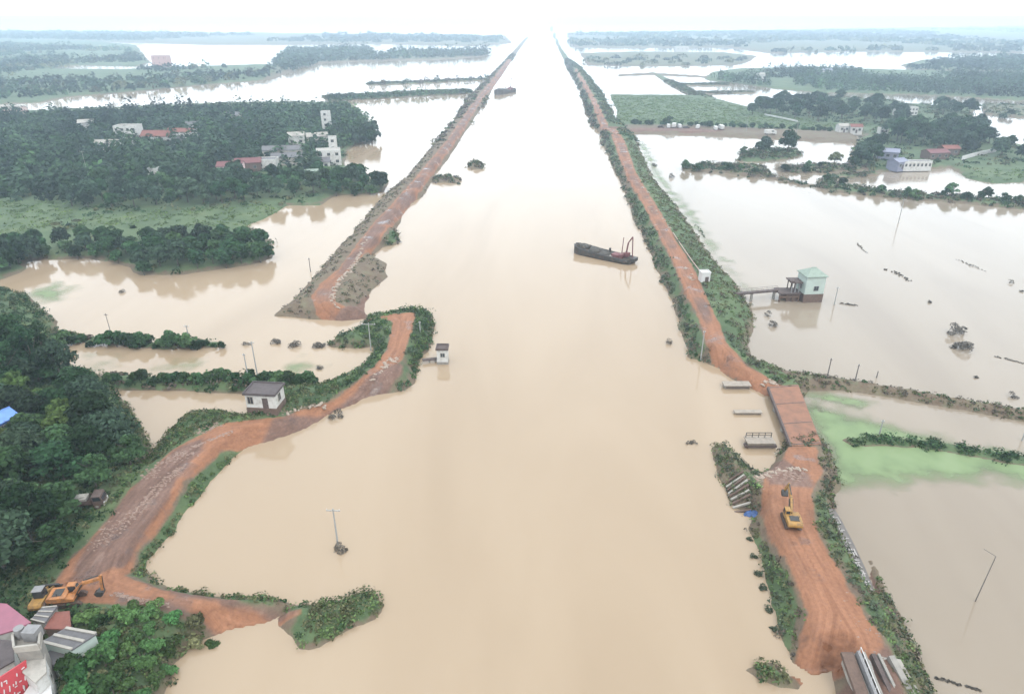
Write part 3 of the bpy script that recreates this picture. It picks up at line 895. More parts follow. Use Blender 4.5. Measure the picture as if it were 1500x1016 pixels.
for cpoly, (s0, sp) in zip(copses, sizes):
    for (x, y) in sample_poly(cpoly, sp, rng, 70):
        k = int(rng.choice(3, p=[.5, .2, .3])); s = s0 * rng.uniform(.8, 1.25)
        KN.place(mid[k], (x, y, gz(x, y)), rng.uniform(0, 6.28), s); nmid += 1
band = GA([(100, 296), (120, 276), (300, 266), (470, 262), (470, 282), (420, 290), (300, 300), (170, 306), (108, 304)], 1.5)
for (x, y) in sample_poly(band, 7.0, rng, 75, avoid=HOUSE_CLEAR):
    k = int(rng.choice(3, p=[.45, .35, .2])); s = rng.uniform(.75, 1.2)
    KN.place(mid[k], (x, y, gz(x, y)), rng.uniform(0, 6.28), s); nmid += 1


def clump_field(name, P3, R, H, nleaf, leaf, tints, rng, mat=MASS):
    """many small leafy masses joined as one mass of vegetation; R, H per clump"""
    n = len(P3); m = nleaf
    d = rng.normal(size=(n, m, 3)); d /= np.linalg.norm(d, axis=2, keepdims=True); d[..., 2] = np.abs(d[..., 2])
    rad = (0.65 + 0.4 * rng.random((n, m, 1)))
    wob = 1 + 0.35 * rng.normal(size=(n, 1, 3)) * np.array([1, 1, .5])
    C = P3[:, None, :] + d * rad * np.stack([R, R, H], -1)[:, None, :] * np.clip(wob, .5, 1.6)
    Nn = d + rng.normal(size=d.shape) * .5 + np.array([0, 0, .4]); Nn /= np.linalg.norm(Nn, axis=2, keepdims=True)
    T = np.repeat(tints, m, 0)
    sz = np.repeat(leaf, m)
    V, Fq, T = leaf_quads(C.reshape(-1, 3), Nn.reshape(-1, 3), sz, T, rng)
    me = np_mesh(name, V, Fq, mat, tint=T)
    return tag(link_mesh(name, me), kind='stuff')


def tint_pick(names, n, rng, var=.22):
    T = np.array([TINTS[k] for k in names])[rng.integers(0, len(names), n)]
    return np.clip(T * (1 + var * rng.normal(size=(n, 1))), .006, 1)


def wood(polys, sp, R, H, nl, tn, seed, z=1.5, avoid=(), maxn=4000, thin=0):
    r = np.random.default_rng(seed); pts = []
    for p in polys: pts += sample_poly(p, sp, r, maxn, 60000, avoid)
    if not pts: return
    A = np.array(pts)
    if thin: A = A[fbm(A[:, 0] / thin, A[:, 1] / (thin * 1.6), seed + 9, 3) > -0.06]
    n = len(A)
    P3 = np.c_[A, np.full(n, z)]
    k = 0.6 + 0.8 * r.random(n)
    q = fbm(A[:, 0] / (sp * 9), A[:, 1] / (sp * 9), seed, 3)
    T = tint_pick(tn, n, r) * np.clip(1 + 2.2 * q, .45, 2.0)[:, None]
    return clump_field('woodland', P3, R * k, H * k * (0.8 + .5 * r.random(n)), nl, np.full(n, R * .28), T, r)


wood([GA([(-420, 180), (-100, 176), (80, 172), (300, 164), (505, 162), (528, 172), (540, 192), (505, 212), (470, 245), (470, 262), (300, 268), (120, 278), (100, 292), (0, 290), (-420, 285)], 1.5)],
     6.5, 4.6, 8.0, 70, ('dark', 'dark', 'teal', 'teal', 'green'), 31, avoid=HOUSE_CLEAR, maxn=2600)
wood([GA([(-420, 60), (0, 64), (190, 72), (210, 90), (90, 94), (90, 103), (300, 99), (400, 98), (395, 112), (300, 122), (200, 132), (90, 140), (0, 146), (-420, 150)], 1.5)], 15, 8, 6.5, 34, ('teal', 'dark', 'green', 'olive'), 32, thin=150)
wood([GA([(400, 98), (425, 74), (540, 72), (548, 84), (575, 77), (712, 75), (708, 82), (560, 87), (470, 90), (420, 104)], 1.5)], 17, 10, 10, 36, ('teal', 'dark'), 33, thin=0)
wood([GA([(-420, 44), (730, 54), (740, 62), (560, 62), (150, 59), (-420, 50)], 2)], 60, 30, 9, 24, ('teal', 'dark'), 34, maxn=3500, thin=500)
wood([GA([(835, 50), (1500, 42), (1920, 42), (1920, 74), (1500, 76), (1250, 74), (1130, 76), (1060, 68), (840, 67)], 2)], 50, 24, 8, 24, ('teal', 'dark', 'olive'), 35, maxn=4500, thin=400)
wood([GA([(1040, 110), (1080, 105), (1180, 102), (1320, 107), (1500, 111), (1920, 114), (1920, 148), (1500, 143), (1420, 139), (1300, 134), (1200, 132), (1130, 127), (1060, 119)], 1.5)], 8, 4.6, 8, 40, ('dark', 'teal', 'teal', 'green'), 36, maxn=4500, thin=90)
wood([GA([(1330, 97), (1360, 91), (1500, 84), (1920, 84), (1920, 102), (1500, 103), (1340, 101)], 1.5)], 14, 8, 8, 36, ('teal', 'dark'), 37, thin=120)
wood([GA([(480, 144), (560, 140), (640, 136), (690, 134), (690, 136), (560, 143), (484, 147)], 1.2)], 6, 3.6, 4.0, 40, ('dark', 'green'), 38)
wood([GA([(540, 123), (716, 115), (714, 117), (540, 125)], 1.0)], 14, 4, 4.5, 40, ('dark', 'dead'), 39)
wood([GA([(860, 86), (1000, 84), (1100, 86), (1075, 94), (950, 96), (865, 95)], 1.2)], 40, 9, 4, 40, ('teal', 'olive'), 40)

# village trees right of the canal
g = 'trees of the village right of the canal'
vill = [make_tree('roadside_tree', 'dark round tree standing in the village right of the canal', g, 131, 4.5, 9.5, 520, 0.85, TINTS['dark'], nlobe=12),
        make_tree('roadside_tree', 'grey green spreading tree standing in the village right of the canal', g, 132, 4.8, 8.5, 520, 0.85, TINTS['teal'], nlobe=12)]
HC2 = [(*G(a, b, 1.5), r) for a, b, r in ((1330, 248, 16), (1310, 243, 12), (1385, 228, 14), (1265, 193, 12), (1240, 190, 10), (1340, 165, 12), (1365, 212, 8), (1470, 205, 10), (1405, 236, 10), (1290, 222, 9), (1300, 230, 10))]
rv = [(GA([(1092, 164), (1150, 150), (1250, 150), (1260, 172), (1200, 182), (1150, 175), (1095, 168)], 1.5), 8.0, 40, 1.15),
      (GA([(1262, 160), (1290, 158), (1345, 164), (1345, 180), (1290, 186), (1262, 182)], 1.5), 8.0, 14, 1.25),
      (GA([(1375, 160), (1430, 160), (1435, 168), (1380, 170)], 1.5), 8.0, 9, 1.1),
      (GA([(1300, 196), (1400, 190), (1440, 196), (1452, 214), (1400, 224), (1310, 212)], 1.5), 7.5, 40, 1.2),
      (GA([(1246, 236), (1285, 214), (1298, 218), (1280, 246), (1250, 245)], 1.5), 5.5, 12, .85),
      (GA([(1395, 228), (1420, 222), (1425, 236), (1400, 240)], 1.5), 6, 5, .9),
      (GA([(1460, 218), (1500, 216), (1700, 230), (1700, 262), (1500, 246), (1465, 236)], 1.5), 7, 24, 1.0),
      (GA([(1450, 170), (1500, 168), (1600, 172), (1600, 178), (1450, 172)], 1.2), 9, 8, .8)]
for pp, sp, mx, s0 in rv:
    for (x, y) in sample_poly(pp, sp, rng, mx, avoid=HC2):
        KN.place(vill[int(rng.integers(0, 2))], (x, y, gz(x, y)), rng.uniform(0, 6.28), s0 * rng.uniform(.75, 1.15))
big = make_tree('island_tree', 'big dark round tree on the small island in the flooded fields', None, 133, 6.5, 12, 900, 0.8, TINTS['dark'], nlobe=16)
x, y = G(1153, 224, 1); big.location = (x, y, gz(x, y))
o2 = make_tree('island_tree', 'green tree left of the big dark tree on the small island', None, 134, 5.5, 10, 700, 0.8, TINTS['teal'], nlobe=14)
x, y = G(1117, 228, 1); o2.location = (x, y, gz(x, y))
o3 = make_tree('island_tree', 'small pale bushy tree at the right end of the flooded hedge strips', None, 135, 4.5, 6.5, 600, 0.7, TINTS['olive'], nlobe=14)
x, y = G(1222, 238, 1); o3.location = (x, y, gz(x, y))

# bushes on the levee strips and hedges
g = 'bushes on the low levee strips'
bushp = [make_tree('bush', 'round dark green bush growing on a narrow flooded levee strip', g, 141, 1.9, 2.9, 520, 0.3, TINTS['green'], base=0.1, nlobe=9),
         make_tree('bush', 'low olive green bush growing on a narrow flooded levee strip', g, 142, 1.7, 2.0, 420, 0.3, TINTS['dark'], base=0.1, nlobe=8)]
for b in bushp: b['category'] = 'bush'
def bush_at(px, py, s, k=None):
    x, y = G(px, py, 0.6)
    KN.place(bushp[int(rng.integers(0, 2)) if k is None else k], (x, y, max(gz(x, y), -.1)), rng.uniform(0, 6.28), s * rng.uniform(.85, 1.15))
for px, s in ((95, 1.3), (105, 1.2), (118, .8), (132, .7), (150, 1.0), (160, 1.25), (172, 1.4), (183, 1.3), (196, 1.4), (208, 1.3), (218, .9), (230, .8), (242, 1.1), (254, 1.35), (266, 1.25), (278, 1.3), (288, 1.0), (300, .7), (312, .5), (322, .6)):
    bush_at(px, 502 + (px - 85) * .015 + rng.uniform(-3, 3), s)
for px in range(165, 470, 11):
    bush_at(px + rng.uniform(-4, 4), 560 + (px > 380) * 4 + rng.uniform(-4, 5), rng.uniform(.6, 1.0))
for px in (362, 375, 388, 400, 412, 424, 436, 448):
    bush_at(px, 566 + rng.uniform(-3, 3), rng.uniform(.9, 1.25), 0)
for px, py in ((1235, 271), (1262, 283), (1290, 284), (1291, 280), (1330, 287), (1340, 290), (1380, 289), (1393, 288), (1415, 294), (1437, 294), (1441, 291), (1470, 297), (1490, 299), (1210, 268)):
    bush_at(px, py, rng.uniform(1.0, 1.9))
for px, py in ((1005, 247), (1030, 244), (1025, 250), (1060, 246), (1085, 250), (1105, 255), (1150, 250), (1185, 248), (1200, 244), (1090, 226), (1098, 232), (1180, 252), (1070, 250)):
    bush_at(px, py, rng.uniform(1.0, 1.6))
for px in range(930, 1250, 7):
    bush_at(px + rng.uniform(-3, 3), 184.5 + (px - 930) * .028 + rng.uniform(-1, 1), rng.uniform(.9, 1.9))
# shrubs of the bottom left slope
g = 'shrubs on the slope at the lower left'
shr = [make_tree('shrub', 'bright green leafy shrub on the overgrown slope at the lower left', g, 151, 1.5, 2.1, 620, 0.22, (0.050, 0.092, 0.032), base=0.05, nlobe=10),
       make_tree('shrub', 'deep green leafy shrub on the overgrown slope at the lower left', g, 152, 1.7, 2.4, 640, 0.24, (0.045, 0.10, 0.034), base=0.05, nlobe=11),
       make_tree('shrub', 'brownish olive shrub on the overgrown slope at the lower left', g, 153, 1.4, 1.7, 500, 0.22, TINTS['olive'], base=0.05, nlobe=9)]
for b in shr: b['category'] = 'shrub'
for (x, y) in sample_poly(GA([(112, 905), (180, 896), (250, 896), (300, 906), (308, 918), (268, 938), (235, 965), (222, 1030), (215, 1120), (60, 1120), (105, 985), (128, 950), (150, 925)], 3), 1.9, rng, 120):
    KN.place(shr[int(rng.choice(3, p=[.4, .42, .18]))], (x, y, gz(x, y)), rng.uniform(0, 6.28), rng.uniform(.7, 1.2))

# drowned bushes and drifting branches: each one its own thing
def drowned(label, px, py, w, h, seed, tint='grey', rz=None, elong=1.0, group=None, cat='bush', to=None):
    """leafy wreck of a shrub standing in water: w, h in photo pixels; 'to' = the other end of a strip"""
    s = 1 / mpp(py)
    r = np.random.default_rng(seed)
    x, y = G(px, py, 0)
    if to is not None:
        x2, y2 = G(*to, 0); x1, y1 = x, y
        x, y = (x1 + x2) / 2, (y1 + y2) / 2
        Lh = math.hypot(x2 - x1, y2 - y1) / 2; rz = math.atan2(y2 - y1, x2 - x1); Wd = w * s / 2
    else:
        Lh = w * s / 2; Wd = Lh * .62 / elong; rz = rz or 0.0
    Hh = h * s
    nl = int(np.clip(4 + Lh / max(Wd, .3) * 4, 5, 30)) if to is not None else 11
    lobes = []
    for k in range(nl):
        t = -1 + 2 * (k + r.random()) / nl
        if r.random() < .22: continue
        lr = max(.16, min(Wd, max(Hh, Wd * .5)) * (r.uniform(.3, .7) if to is not None else r.uniform(.5, .85)) * (1 - .5 * abs(t)))
        lobes.append((Lh * t * (.9 if to is not None else .6), r.uniform(-1, 1) * Wd * .7, Hh * r.uniform(-.15, .45 if to is not None else .6) * (1 - .6 * abs(t)), lr))
    n = int(min(700, 90 + 36 * len(lobes)))
    C, d = crown_points(r, n, lobes)
    C[:, 2] = np.where(C[:, 2] < 0, C[:, 2] * .2, C[:, 2])
    C[:, 2] = np.minimum(C[:, 2], Hh * 1.05)
    Nn = d + r.normal(size=d.shape) * .6; Nn /= np.linalg.norm(Nn, axis=1, keepdims=True)
    V, Fq, T = leaf_quads(C, Nn, np.full(n, float(np.clip(Wd * .16, .11, .30))), tint_pick((tint,), n, r), r, .35)
    me = np_mesh('drowned_bush', V, Fq, MASS, tint=T)
    o = link_mesh('drowned_bush', me); o.location = (x, y, 0); o.rotation_euler = (0, 0, rz)
    return tag(o, label, cat, group)


drowned('bare drowned bush at the foot of the pole standing in the canal', 498, 807, 30, 20, 1)
drowned('leaning clump of drowned branches above its twin in the right flood', 1400, 489, 36, 26, 2)
drowned('round clump of drowned branches below a leaning one in the right flood', 1409, 510, 40, 15, 3)
drowned('small dark bush poking out of the flood right of the pump house', 1362, 443, 9, 6, 4)
drowned('dark tuft at the right edge of the flooded field, upper of two', 1481, 414, 10, 9, 5)
drowned('tiny dark tuft at the right edge of the flooded field, lower of two', 1496, 427, 7, 4, 6)
drowned('forked drowned bush close above the right levee', 1484, 581, 20, 12, 7, rz=.5)
drowned('tiny round drowned bush standing above the right levee', 1430, 553, 8, 6, 8)
drowned('long flat strip of drowned hedge, the dark one right of the pump house', 1306, 396, 10, 3, 9, to=(1335, 413))
drowned('faint long strip of drowned hedge, upper left of the dark strip', 1252, 354, 5, 2, 10, to=(1270, 371))
drowned('long thin strip of drowned hedge far right in the flooded field', 1400, 379, 6, 2.5, 11, to=(1446, 399))
drowned('tiny tuft between two drowned hedge strips', 1297, 395, 7, 4, 12)
drowned('low branch mat floating right of the pump house', 1228, 444, 6, 3, 13, to=(1258, 448))
drowned('twin tufts of drowned shrub below the pump house walkway', 1125, 462, 14, 12, 14)
drowned('spiky drowned shrub below the pump house walkway, nearer one', 1132, 477, 18, 11, 15)
drowned('low dark mound like an upturned boat in the canal by the sluice piers', 1013, 649, 28, 6, 16, elong=2)
drowned('tangled drowned bush beside the bank road at the white sandbags', 492, 611, 30, 15, 17)
drowned('dark drowned clump in the left pond, leftmost of the row', 362, 505, 26, 6, 18, elong=2)
drowned('dark drowned clump in the left pond, second of the row', 405, 502, 22, 8, 19)
drowned('dark drowned clump in the left pond, middle of the row', 432, 506, 28, 10, 20)
drowned('dark drowned clump in the left pond, nearest to the dyke', 468, 507, 26, 8, 21)
drowned('leaf raft floating in the left pond before the dyke', 468, 539, 16, 5, 22)
drowned('small floating branch in the far left pond', 179, 428, 12, 4, 23)
drowned('half drowned hedge piece beside the right dyke', 1018, 328, 6, 3, 24, tint='green', to=(1034, 350))
drowned('small tuft in the flood off the right dyke bend', 958, 243, 12, 6, 25)
drowned('drowned tuft at the left end of the hedge island', 984, 260, 12, 8, 26)
drowned('drowned weeds floating off the shore below the gauge hut', 610, 543, 16, 8, 27, tint='green')
drowned('thin branch line drifting at the lower right', 1365, 990, 6, 1.5, 28, to=(1440, 1013))
drowned('faint drifting twigs near the right edge above the levee', 1455, 521, 6, 2, 29, to=(1502, 533))
drowned('dark scrap of weed left of the dyke foot near the bridge', 980, 503, 14, 14, 30)
drowned('grassy rock at the water edge by the sluice chutes', 1162, 962, 14, 8, 31)
for k_, (px, py, w_, h_) in enumerate(((1104, 815, 16, 8), (1110, 840, 18, 10), (1118, 862, 16, 9), (1126, 892, 18, 9), (1134, 922, 16, 8), (1098, 790, 12, 7))):
    drowned('ragged green weed clump in the shallows left of the front road', px, py, w_, h_, 40 + k_, tint='moss', group='weed clumps in the shallows of the front road', cat='weeds')
drowned('bush on the drowned mound far up the canal bank', 697, 245, 20, 8, 32, tint='olive')

# ------------------------------------------------------------------ ground cover scattered on the land
KF = KEY.ravel()
qa = Vall[quads]
area = 0.5 * np.linalg.norm(np.cross(qa[:, 2] - qa[:, 0], qa[:, 3] - qa[:, 1]), axis=1)
zmean = qa[:, :, 2].mean(1)
qkey = KF[quads[:, 0]]
roadm = MR.ravel()[quads].mean(1) + 0.8 * MM.ravel()[quads].mean(1)
qcrop = MC.ravel()[quads].mean(1)
qlush = MG.ravel()[quads].mean(1)
QD = np.hypot(qa[:, :, 0].mean(1), qa[:, :, 1].mean(1))
QX, QY = qa[:, :, 0].mean(1), qa[:, :, 1].mean(1)
PXQ = PXg.ravel()[quads].mean(1)


def cover(name, sel, dens, R, H, nl, leaf, tn, seed, maxn=9000):
    r = np.random.default_rng(seed)
    w = area * sel; tot = w.sum()
    n = int(min(maxn, tot * dens))
    if n < 1: return
    f = r.choice(len(w), n, p=w / tot)
    a, b = r.random((n, 1)), r.random((n, 1))
    q = qa[f]
    Pn = (q[:, 0] * (1 - a) + q[:, 1] * a) * (1 - b) + (q[:, 3] * (1 - a) + q[:, 2] * a) * b
    k = .6 + .8 * r.random(n)
    return clump_field(name, Pn, R * k, H * k * (.7 + .6 * r.random(n)), nl, np.full(n, leaf), tint_pick(tn, n, r), r)


off = (roadm < 0.30) & (zmean > 0.12)
fnear = QD < 420
rd_left = (qkey == 'rd') & (PXQ < 1100)
# which side of the right dyke: compare with the road centre
ctr = line[::-1]
side = np.interp(QY, line[:, 1], line[:, 0])
lft = QX < side
cover('undergrowth', off & (qkey == 'rd') & lft & fnear, .42, .95, .75, 24, .26, ('moss', 'moss', 'green', 'moss', 'dead'), 61, 5200)
cover('undergrowth', off & (qkey == 'rd') & lft & ~fnear & (QD < 1300), .09, 2.2, 1.8, 26, .7, ('moss', 'teal', 'dead'), 62, 2600)
cover('grass', off & (qkey == 'rd') & ~lft & fnear, .5, .8, .34, 18, .22, ('olive', 'olive', 'bright', 'olive', 'dead'), 63, 5200)
cover('grass', off & (qkey == 'rd') & ~lft & ~fnear & (QD < 1300), .10, 2, .9, 22, .6, ('green', 'olive'), 64, 2200)
cover('grass', off & (qkey == 'ld') & (QD < 420), .20, .8, .34, 16, .22, ('olive', 'dead', 'dead', 'moss'), 65, 3600)
cover('undergrowth', off & (qkey == 'ld') & (QD >= 420) & (QD < 1500), .05, 2, 1.2, 22, .7, ('dead', 'olive', 'dead', 'green'), 66, 2200)
cover('undergrowth', off & (qkey == 'lw') & (PXQ > 500), .9, .85, .8, 26, .24, ('green', 'moss', 'bright', 'green'), 67, 3000)
cover('grass', off & (qkey == 'lw') & (PXQ > 172) & (PXQ <= 500), 1.5, .7, .42, 20, .2, ('bright', 'olive', 'olive', 'green'), 68, 4200)
cover('undergrowth', off & (qkey == 'lw') & (PXQ <= 172), .8, .9, .9, 22, .24, ('dark', 'green', 'dark', 'olive'), 69, 5500)
cover('grass', off & (qkey == 'sr'), 1.3, .7, .5, 20, .19, ('olive', 'moss', 'moss', 'dead', 'bright', 'olive'), 70, 4200)
cover('undergrowth', off & (qkey == 'tip'), 1.5, .8, .7, 24, .2, ('bright', 'olive', 'olive', 'green'), 71, 1500)
cover('grass', off & (qkey == 'lev'), .8, .6, .35, 16, .2, ('olive', 'dead', 'green'), 72, 3000)
cover('undergrowth', (zmean > .05) & (qkey == 'weed'), .8, 1.0, .8, 26, .24, ('green', 'dark', 'green'), 73, 1600)
cover('undergrowth', off & np.isin(qkey, ('isl', 'strip', 'b0', 'b1')) & (QD < 900), .22, 1.3, 1.0, 24, .4, ('green', 'olive', 'dead', 'dark'), 74, 4500)
cover('undergrowth', off & np.isin(qkey, ('lv', 'rv')) & (qcrop < .3), .03, 2.2, 1.2, 22, .6, ('green', 'dark', 'olive'), 75, 5000)
cover('crop', np.isin(qkey, ('lv', 'crop', 'rv')) & (qcrop > .5) & (zmean > .2), .10, 1.6, .22, 14, .40, ('bright', 'bright', 'yellow'), 76, 7000)
# ------------------------------------------------------------------ machines
def excavator(label, loc, rz, paint, boom_deg=52, stick_deg=-60, swing=0.0, sc=1.0, bucket_deg=-100, group='excavators on the dirt roads'):
    root = empty('excavator', loc, rz, label, 'excavator', group)
    root.scale = (sc, sc, sc)
    for sy in (-1, 1):
        prof = [(-2.0, .12), (-1.75, 0), (1.75, 0), (2.1, .18), (2.2, .5), (2.0, .82), (1.7, .92), (-1.7, .92), (-2.05, .8), (-2.2, .45)]
        t = MB().side_prism(prof, .55, sy * 1.15)
        for k in range(16):                                          # grouser plates
            t.box((-1.8 + k * .24, sy * 1.15, .94), (.12, .60, .06))
        tr = t.build('track', TRACKM, root)
        w = MB()
        for k in (-1.75, -.9, 0, .9, 1.75):
            w.tube((k, sy * 1.44, .42), (k, sy * 1.47, .42), .30, n=12)
        w.build('roller', STEEL, tr)
    MB().box((0, 0, .75), (2.2, 1.9, .5)).tube((0, 0, .95), (0, 0, 1.2), .75, n=16).build('undercarriage', STEEL, root)
    up = bpy.data.objects.new('upper_body', None); COL.objects.link(up)
    COL.objects.unlink(up); bpy.data.objects.remove(up)
    c, s = math.cos(swing), math.sin(swing)

    def rot(mb):
        mb.v = [(x * c - y * s, x * s + y * c, z) for x, y, z in mb.v]; return mb
    body = MB()
    body.side_prism([(-2.2, 1.2), (1.3, 1.2), (1.3, 1.75), (.2, 1.95), (.2, 2.15), (-2.2, 2.15)], 1.3, -.72)
    body.side_prism([(-2.2, 1.2), (.1, 1.2), (.1, 2.15), (-2.2, 2.15)], 1.35, .62)
    rot(body).build('engine_house', paint, root, .06)
    rot(MB().side_prism([(-2.85, 1.3), (-2.2, 1.2), (-2.2, 2.2), (-2.7, 2.15), (-2.9, 1.8)], 2.6, 0)).build('counterweight', paint, root, .08)
    rot(MB().tube((-1.2, -.8, 2.1), (-1.2, -.8, 2.7), .07).box((-1.3, 0, 2.19), (1.4, 1.6, .08))).build('exhaust', STEEL, root)
    cabp = [(-.15, 1.2), (1.35, 1.2), (1.45, 1.9), (1.15, 2.95), (-.15, 2.95)]
    cab = rot(MB().side_prism(cabp, .98, .86)).build('cab', paint, root, .06)
    win = MB()
    win.add([(1.37, .45, 1.55), (1.46, .45, 1.92), (1.18, .45, 2.85), (1.18, 1.27, 2.85), (1.46, 1.27, 1.92), (1.37, 1.27, 1.55)], [(0, 1, 2, 3, 4, 5)])
    for y in (.365, 1.355):
        win.add([(0, y, 1.75), (1.35, y, 1.75), (1.12, y, 2.8), (0, y, 2.8)], [(0, 1, 2, 3)])
    win.add([(-.155, .5, 1.9), (-.155, 1.2, 1.9), (-.155, 1.2, 2.75), (-.155, .5, 2.75)], [(0, 1, 2, 3)])
    rot(win).build('window', GLASS, cab)
    # boom, stick and bucket in the x-z plane, slightly right of the cab
    y = -.05
    a = math.radians(boom_deg); A = Vector((.95, y, 1.75))
    M = A + 2.9 * Vector((math.cos(a + .18), 0, math.sin(a + .18)))
    B = M + 2.7 * Vector((math.cos(a - .45), 0, math.sin(a - .45)))
    bm = MB().beam(A, M, .42, .62).beam(M - (M - A).normalized() * .25, B, .40, .50)
    rot(bm).build('boom', paint, root, .03)
    st = math.radians(stick_deg); D = Vector((math.cos(st), 0, math.sin(st)))
    S0 = B - D * .7; S1 = B + D * 2.5
    rot(MB().beam(S0, S1, .32, .42)).build('stick', paint, root, .03)
    cyl = MB()
    for yy in (-.32, .32):
        cyl.tube((1.2, y + yy, 1.45), A + (M - A) * .85 + Vector((0, yy, .05)), .10)
    cyl.tube(M + Vector((0, 0, .42)), S0, .10)
    cyl.tube(S0 + D * .5 + Vector((.25, 0, .25)), S1 - D * .3 + Vector((.3, 0, .1)), .08)
    rot(cyl).build('hydraulic_cylinder', STEEL, root)
    bk = math.radians(bucket_deg)
    bx, bz = Vector((math.cos(bk), 0, math.sin(bk))), Vector((-math.sin(bk), 0, math.cos(bk)))
    prof = [(0, .25), (.5, .45), (1.05, .25), (1.25, -.35), (.95, -.8), (.2, -.55)]
    pts = [S1 + bx * p + bz * q for p, q in prof]
    bu = MB().prism([(p.x, y + .55, p.z) for p in pts], [(p.x, y - .55, p.z) for p in pts])
    for k in range(4):
        t0 = pts[4]; bu.beam(Vector((t0.x, y - .45 + k * .3, t0.z)), Vector((t0.x, y - .45 + k * .3, t0.z)) + bx * -.22 + bz * -.08, .1, .08)
    rot(bu).build('bucket', STEEL, root, .02)
    return root


def heading(a, b, z=0.0):
    p, q = G(*a, z), G(*b, z)
    return math.atan2(q[1] - p[1], q[0] - p[0])


def at(px, py, z):
    x, y = G(px, py, z); return (x, y, gz(x, y))


e1 = excavator('yellow excavator digging on the red road right of the canal', at(1158, 766, 3.6), heading((1158, 770), (1141, 722), 3.6), YELLOW, 40, -58, sc=.78)
e2 = excavator('orange excavator reaching right with lowered arm above the lower left roofs', at(104, 881, 3.0), heading((85, 886), (160, 878), 3.0), ORANGE, 36, -98, sc=.78, bucket_deg=-120)


def wheel_loader(label, loc, rz):
    root = empty('wheel_loader', loc, rz, label, 'loader')
    MB().side_prism([(-2.6, .8), (-.5, .7), (-.3, 1.7), (-2.4, 1.75), (-2.7, 1.3)], 1.9).build('engine_hood', YELLOW, root, .08)
    MB().side_prism([(-.3, .6), (1.6, .6), (1.7, 1.1), (-.3, 1.3)], 1.3).build('front_frame', YELLOW, root, .05)
    cab = MB().side_prism([(-1.1, 1.7), (.35, 1.4), (.35, 2.2), (.1, 3.0), (-1.0, 3.0)], 1.35).build('cab', GLASS, root, .04)
    MB().box((-.45, 0, 3.06), (1.35, 1.5, .12)).build('cab_roof', PIPEM, cab, .03)
    for x in (-1.6, 1.1):
        for y in (-1, 1):
            w = MB().tube((x, y * .78, .72), (x, y * 1.28, .72), .72, n=18).build('wheel', TRACKM, root, .06)
            MB().tube((x, y * 1.2, .72), (x, y * 1.31, .72), .34, n=12).build('rim', YELLOW, w)
    arm = MB()
    for y in (-.45, .45): arm.beam((.2, y, 1.45), (2.5, y, .75), .16, .3)
    arm.build('lift_arm', YELLOW, root)
    MB().side_prism([(2.3, 1.1), (2.5, .25), (3.4, .2), (2.75, .45), (2.6, 1.15)], 2.4).build('bucket', STEEL, root)
    return root


_wl = wheel_loader('yellow wheel loader with dark cab parked left of the orange excavator', at(66, 880, 3.0), heading((60, 884), (74, 862), 3.0))
_wl.scale = (.82, .82, .82)


def truck(label, loc, rz, paint=TRUCKPAINT):
    root = empty('truck', loc, rz, label, 'truck')
    MB().box((0, 0, .75), (5.2, 1.0, .25)).build('chassis', STEEL, root)
    cab = MB().side_prism([(1.2, .7), (2.65, .7), (2.7, 1.4), (2.45, 2.25), (1.2, 2.3)], 1.95).build('cab', paint, root, .07)
    w = MB(); w.add([(2.715, -.85, 1.42), (2.715, .85, 1.42), (2.47, .8, 2.15), (2.47, -.8, 2.15)], [(0, 1, 2, 3)])
    for y in (-.985, .985): w.add([(1.4, y, 1.45), (2.5, y, 1.45), (2.35, y, 2.1), (1.4, y, 2.1)], [(0, 1, 2, 3)])
    w.build('window', GLASS, cab)
    bed = MB().box((-.75, 0, 1.0), (3.7, 2.05, .1))
    for y in (-1.0, 1.0): bed.box((-.75, y, 1.35), (3.7, .07, .62))
    for x in (-2.58, 1.06): bed.box((x, 0, 1.35), (.07, 2.05, .62))
    bed.build('cargo_bed', paint, root)
    MB().box((2.72, 0, .62), (.14, 2.0, .28)).build('bumper', CONCPALE, root, .03)
    for y in (-.72, .72): MB().box((2.76, y, 1.0), (.08, .34, .24)).build('headlight', SIGNWHITE, root, .02)
    for x in (1.75, -1.6):
        for y in (-.88, .88):
            wh = MB().tube((x, y - .14, .48), (x, y + .14, .48), .48, n=16).build('wheel', TRACKM, root, .04)
            MB().tube((x, y - .16, .48), (x, y + .16, .48), .22, n=10).build('rim', CONC, wh)
    return root


t1 = truck('old brown truck with pale bumper parked under the roadside trees', at(128, 740, 3.0), heading((112, 740), (146, 736), 3.0))
MB().box((-.75, 0, 1.62), (2.2, 1.6, .5)).lump((-.9, 0, 1.9), (.9, .7, .35), 3).build('load', CONCPALE, t1)

